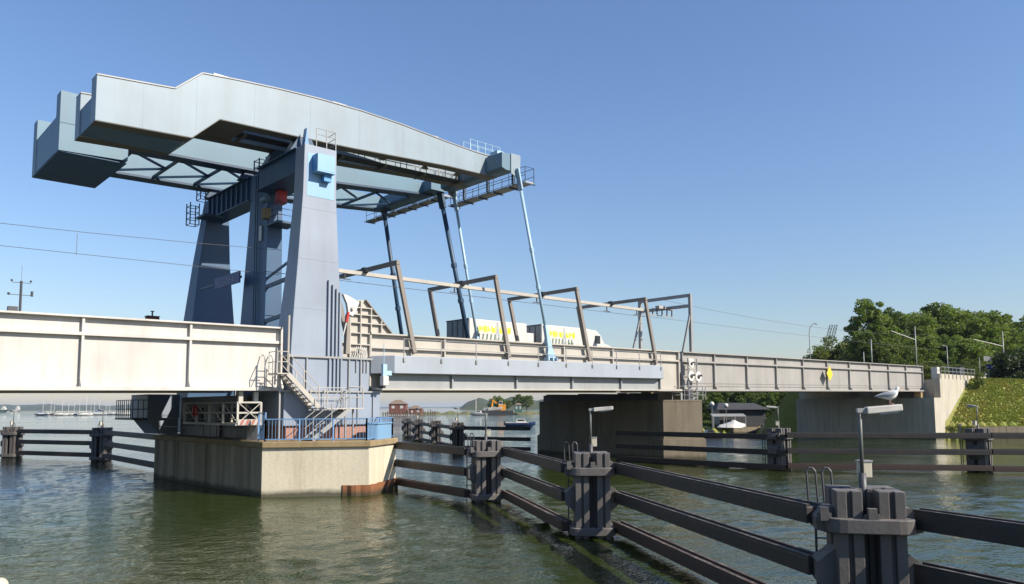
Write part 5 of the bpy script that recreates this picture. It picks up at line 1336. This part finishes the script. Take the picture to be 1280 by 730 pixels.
def barge():
    t = thing('work_barge', 'dark work barge moored at the far bank', 'barge', (*at(615, 420), 0))
    a, b = Vector((*at(597, 420), 0)), Vector((*at(641, 420), 0)); d = (b-a); L = d.length; d /= L
    n = fw
    pts = [(0.0, 2.3), (0.04, 2.3), (L-0.0, 2.3)]
    h0 = [a+d*1.5-n*3.5, b-n*3.5, b+n*3.5, a+d*1.5+n*3.5]; h1 = [a-n*4, b-n*4, b+n*4, a+n*4]
    MB().hexa([p+Vector((0, 0, -0.4)) for p in h0]+[p+Vector((0, 0, 2.4)) for p in h1]).build('hull', 'steel_dark', t)
    c = a+d*3.0
    MB().hexa([c-n*2+Vector((0, 0, 2.4)), c+d*6.5-n*2+Vector((0, 0, 2.4)), c+d*6.5+n*2+Vector((0, 0, 2.4)), c+n*2+Vector((0, 0, 2.4)), c-n*1.8+Vector((0, 0, 3.9)), c+d*6.5-n*1.8+Vector((0, 0, 4.4)), c+d*6.5+n*1.8+Vector((0, 0, 4.4)), c+n*1.8+Vector((0, 0, 3.9))]).build('hatch_cover', 'galvanised', t)
    # excavator standing on it
    e = thing('excavator', 'orange excavator with raised arm standing on the dark barge', 'excavator', tuple(a+d*12.5+Vector((0, 0, 2.4))))
    o = a+d*12.7+Vector((0, 0, 2.4))
    def P(u, v, z): return o+d*u+n*v+Vector((0, 0, z))
    for v in (-1.5, 1.0): MB().hexa([P(-2.2, v, 0), P(2.2, v, 0), P(2.2, v+0.6, 0), P(-2.2, v+0.6, 0), P(-2.4, v, 0.9), P(2.4, v, 0.9), P(2.4, v+0.6, 0.9), P(-2.4, v+0.6, 0.9)]).build('track', 'orange_paint', e)
    MB().hexa([P(-1.6, -1.4, 0.95), P(2.6, -1.4, 0.95), P(2.6, 1.4, 0.95), P(-1.6, 1.4, 0.95), P(-1.4, -1.3, 3.0), P(2.4, -1.3, 3.4), P(2.4, 1.3, 3.4), P(-1.4, 1.3, 3.0)]).build('body', 'orange_paint', e)
    c_ = MB().hexa([P(-1.3, -1.2, 3.0), P(0.8, -1.2, 3.0), P(0.8, 0.4, 3.0), P(-1.3, 0.4, 3.0), P(-1.1, -1.1, 5.2), P(0.7, -1.1, 5.2), P(0.7, 0.3, 5.2), P(-1.1, 0.3, 5.2)]).build('cab', 'white_paint', e)
    MB().hexa([P(-1.05, -1.22, 3.6), P(0.6, -1.22, 3.6), P(0.6, -1.0, 3.6), P(-1.05, -1.0, 3.6), P(-0.95, -1.19, 4.9), P(0.55, -1.19, 4.9), P(0.55, -0.95, 4.9), P(-0.95, -0.95, 4.9)]).build('window', 'dark_glass', c_)
    MB().bar(P(-1.2, 0, 3.0), P(-4.6, 0, 5.6), 0.5, 0.9).build('boom', 'orange_paint', e)
    MB().bar(P(-4.5, 0, 6.0), P(-5.2, 0, 1.6), 0.45, 0.7, (1, 0, 0)).build('arm', 'orange_paint', e)
    MB().bar(P(-5.2, 0, 1.6), P(-4.2, 0, 0.8), 0.7, 0.9).build('bucket', 'steel_dark', e)
    MB().tube(P(1.6, 0.8, 3.3), P(1.6, 0.8, 4.3), 0.1, 6).build('exhaust', 'steel_dark', e)
barge()
far_house(643, 652, 440, 5.5, 6.6, 1.0, 'pale green waterside hut beside the right pier', 'green_hull', 'waterside_hut')

# ------------------------------------------------------------------ marina on the left
def sailboat(px, d, L, mast, hull, label, heading, cover=None, first=[None]):
    x, y = at(px, d); t = thing('sailing_boat', label, 'boat', (x, y, 0), math.atan2(rt.y, rt.x)+heading, 'sailing boats in the marina')
    def part(nm, mb, mat): q = bpy.data.objects.new(nm, mb.mesh(nm, mat)); COL.objects.link(q); q.parent = t
    m = MB(); rings = []
    for u, wd, zk, zs in ((-0.5, 0.7, 0.1, 1.05), (-0.2, 1.0, -0.3, 1.0), (0.15, 0.9, -0.3, 1.05), (0.38, 0.5, -0.1, 1.15), (0.52, 0.03, 0.6, 1.3)):
        b = 0.15*L*wd; rings.append([(u*L, -b*0.3, zk), (u*L, -b*0.9, 0.45), (u*L, -b, zs), (u*L, b, zs), (u*L, b*0.9, 0.45), (u*L, b*0.3, zk)])
    m.loft(rings); part('hull', m, hull)
    part('cabin', MB().loft([[(-0.22*L, -0.09*L, 1.0), (0.22*L, -0.07*L, 1.0), (0.22*L, 0.07*L, 1.0), (-0.22*L, 0.09*L, 1.0)], [(-0.2*L, -0.075*L, 1.65), (0.14*L, -0.055*L, 1.5), (0.14*L, 0.055*L, 1.5), (-0.2*L, 0.075*L, 1.65)]]), 'white_paint')
    part('mast', MB().tube((0.08*L, 0, 1.0), (0.08*L, 0, mast), 0.16, 6, 0.12), 'white_paint')
    part('boom', MB().tube((0.08*L, 0, 2.4), (-0.34*L, 0, 2.5), 0.07, 6), 'galvanised')
    part('sail_cover', MB().bar((0.06*L, 0, 2.62), (-0.32*L, 0, 2.66), 0.3, 0.36), cover or 'white_paint')
    s = MB().tube((0.5*L, 0, 1.25), (0.08*L, 0, mast*0.96), 0.02, 4); s.tube((-0.5*L, 0, 1.1), (0.08*L, 0, mast), 0.02, 4); s.bar((0.08*L, -0.07*L, mast*0.55), (0.08*L, 0.07*L, mast*0.55), 0.06, 0.06)
    part('rigging', s, 'wire_metal')
random.seed(77)
MAR = [(52, 'dark hulled boat with a blue canvas at the left end of the marina', 'blue_hull'), (62, 'small boat second from the left of the marina', 'white_paint'), (68, 'red hulled boat in the marina', 'red_hull'), (76, 'white boat just right of the red hulled boat', 'white_paint'), (84, 'low white boat left of the dark hulled one', 'white_paint'),
       (91, 'dark hulled boat in the middle of the marina', 'blue_hull'), (98, 'white boat right of the middle dark hulled one', 'white_paint'), (106, 'white boat with the tallest mast of the marina', 'white_paint'), (112, 'white boat just right of the tallest mast', 'white_paint'), (119, 'white boat with a bright blue sail cover', 'white_paint'), (125, 'white boat left of the dolphin lamp', 'white_paint'),
       (131, 'white boat right of the dolphin lamp', 'white_paint'), (138, 'white boat with a slim mast right of the dolphin', 'white_paint'), (144, 'dark blue hulled boat in the right part of the marina', 'blue_hull'), (151, 'broad white boat near the right end of the marina', 'white_paint'), (158, 'white boat left of the balcony railing', 'white_paint'), (164, 'white boat seen through the balcony railing', 'white_paint'), (170, 'white boat at the right end of the marina', 'white_paint')]
for i, (px, lb, hull) in enumerate(MAR):
    mast = 17.5 if px == 106 else random.uniform(8.5, 14.5)
    sailboat(px, random.uniform(540, 620), random.uniform(8, 11.5), mast, hull, lb, random.choice((0.3, 2.8, -0.4, 3.4))+random.uniform(-.3, .3), 'blue_canvas' if px in (119, 52) else None)
def ship(px, d, L, hull, lb, sup):
    x, y = at(px, d); t = thing('distant_ship', lb, 'ship', (x, y, 0), math.atan2(rt.y, rt.x), 'distant ships')
    def part(nm, mb, mat): q = bpy.data.objects.new(nm, mb.mesh(nm, mat)); COL.objects.link(q); q.parent = t
    part('hull', MB().loft([[(-L/2, -3, 0), (L/2-4, -3, 0), (L/2-4, 3, 0), (-L/2, 3, 0)], [(-L/2-1, -3.4, 4), (L/2, -3.4, 4.4), (L/2, 3.4, 4.4), (-L/2-1, 3.4, 4)]]), hull)
    part('deckhouse', MB().box(L*0.0, L*0.36, -2.6, 2.6, 4.1, 4.1+sup), 'white_paint')
    part('bridge', MB().box(L*0.08, L*0.26, -2.2, 2.2, 4.1+sup, 6.4+sup), 'white_paint')
    part('mast', MB().tube((L*0.15, 0, 6.4+sup), (L*0.15, 0, 11+sup), 0.25, 6), 'galvanised')
ship(20, 1500, 16, 'white_paint', 'white ship far out at the left', 5)
ship(2, 1200, 16, 'green_hull', 'green hulled ship cut by the left edge', 3)

# ------------------------------------------------------------------ hazy air over the sound
m, t_, b_ = nodes_of('hazy_air'); t_.nodes.remove(b_)
pv = add(t_, 'ShaderNodeVolumePrincipled'); pv.inputs['Color'].default_value = (0.72, 0.84, 1.0, 1); pv.inputs['Density'].default_value = 0.00007; pv.inputs['Anisotropy'].default_value = 0.2
t_.links.new(pv.outputs[0], [n for n in t_.nodes if n.type == 'OUTPUT_MATERIAL'][0].inputs['Volume'])
stuff(MB().box(-14200, 14200, -14200, 14200, -3.6, 75).build('haze', 'hazy_air'))

# pale mooring ball in the bottom left corner
o = MB().sphere((3.56, 21.6, 0.06), 0.19, 18, 10).build('mooring_ball', 'beige_cabinet', None, True)
tag(o, 'pale rounded mooring ball at the bottom left corner', 'buoy')
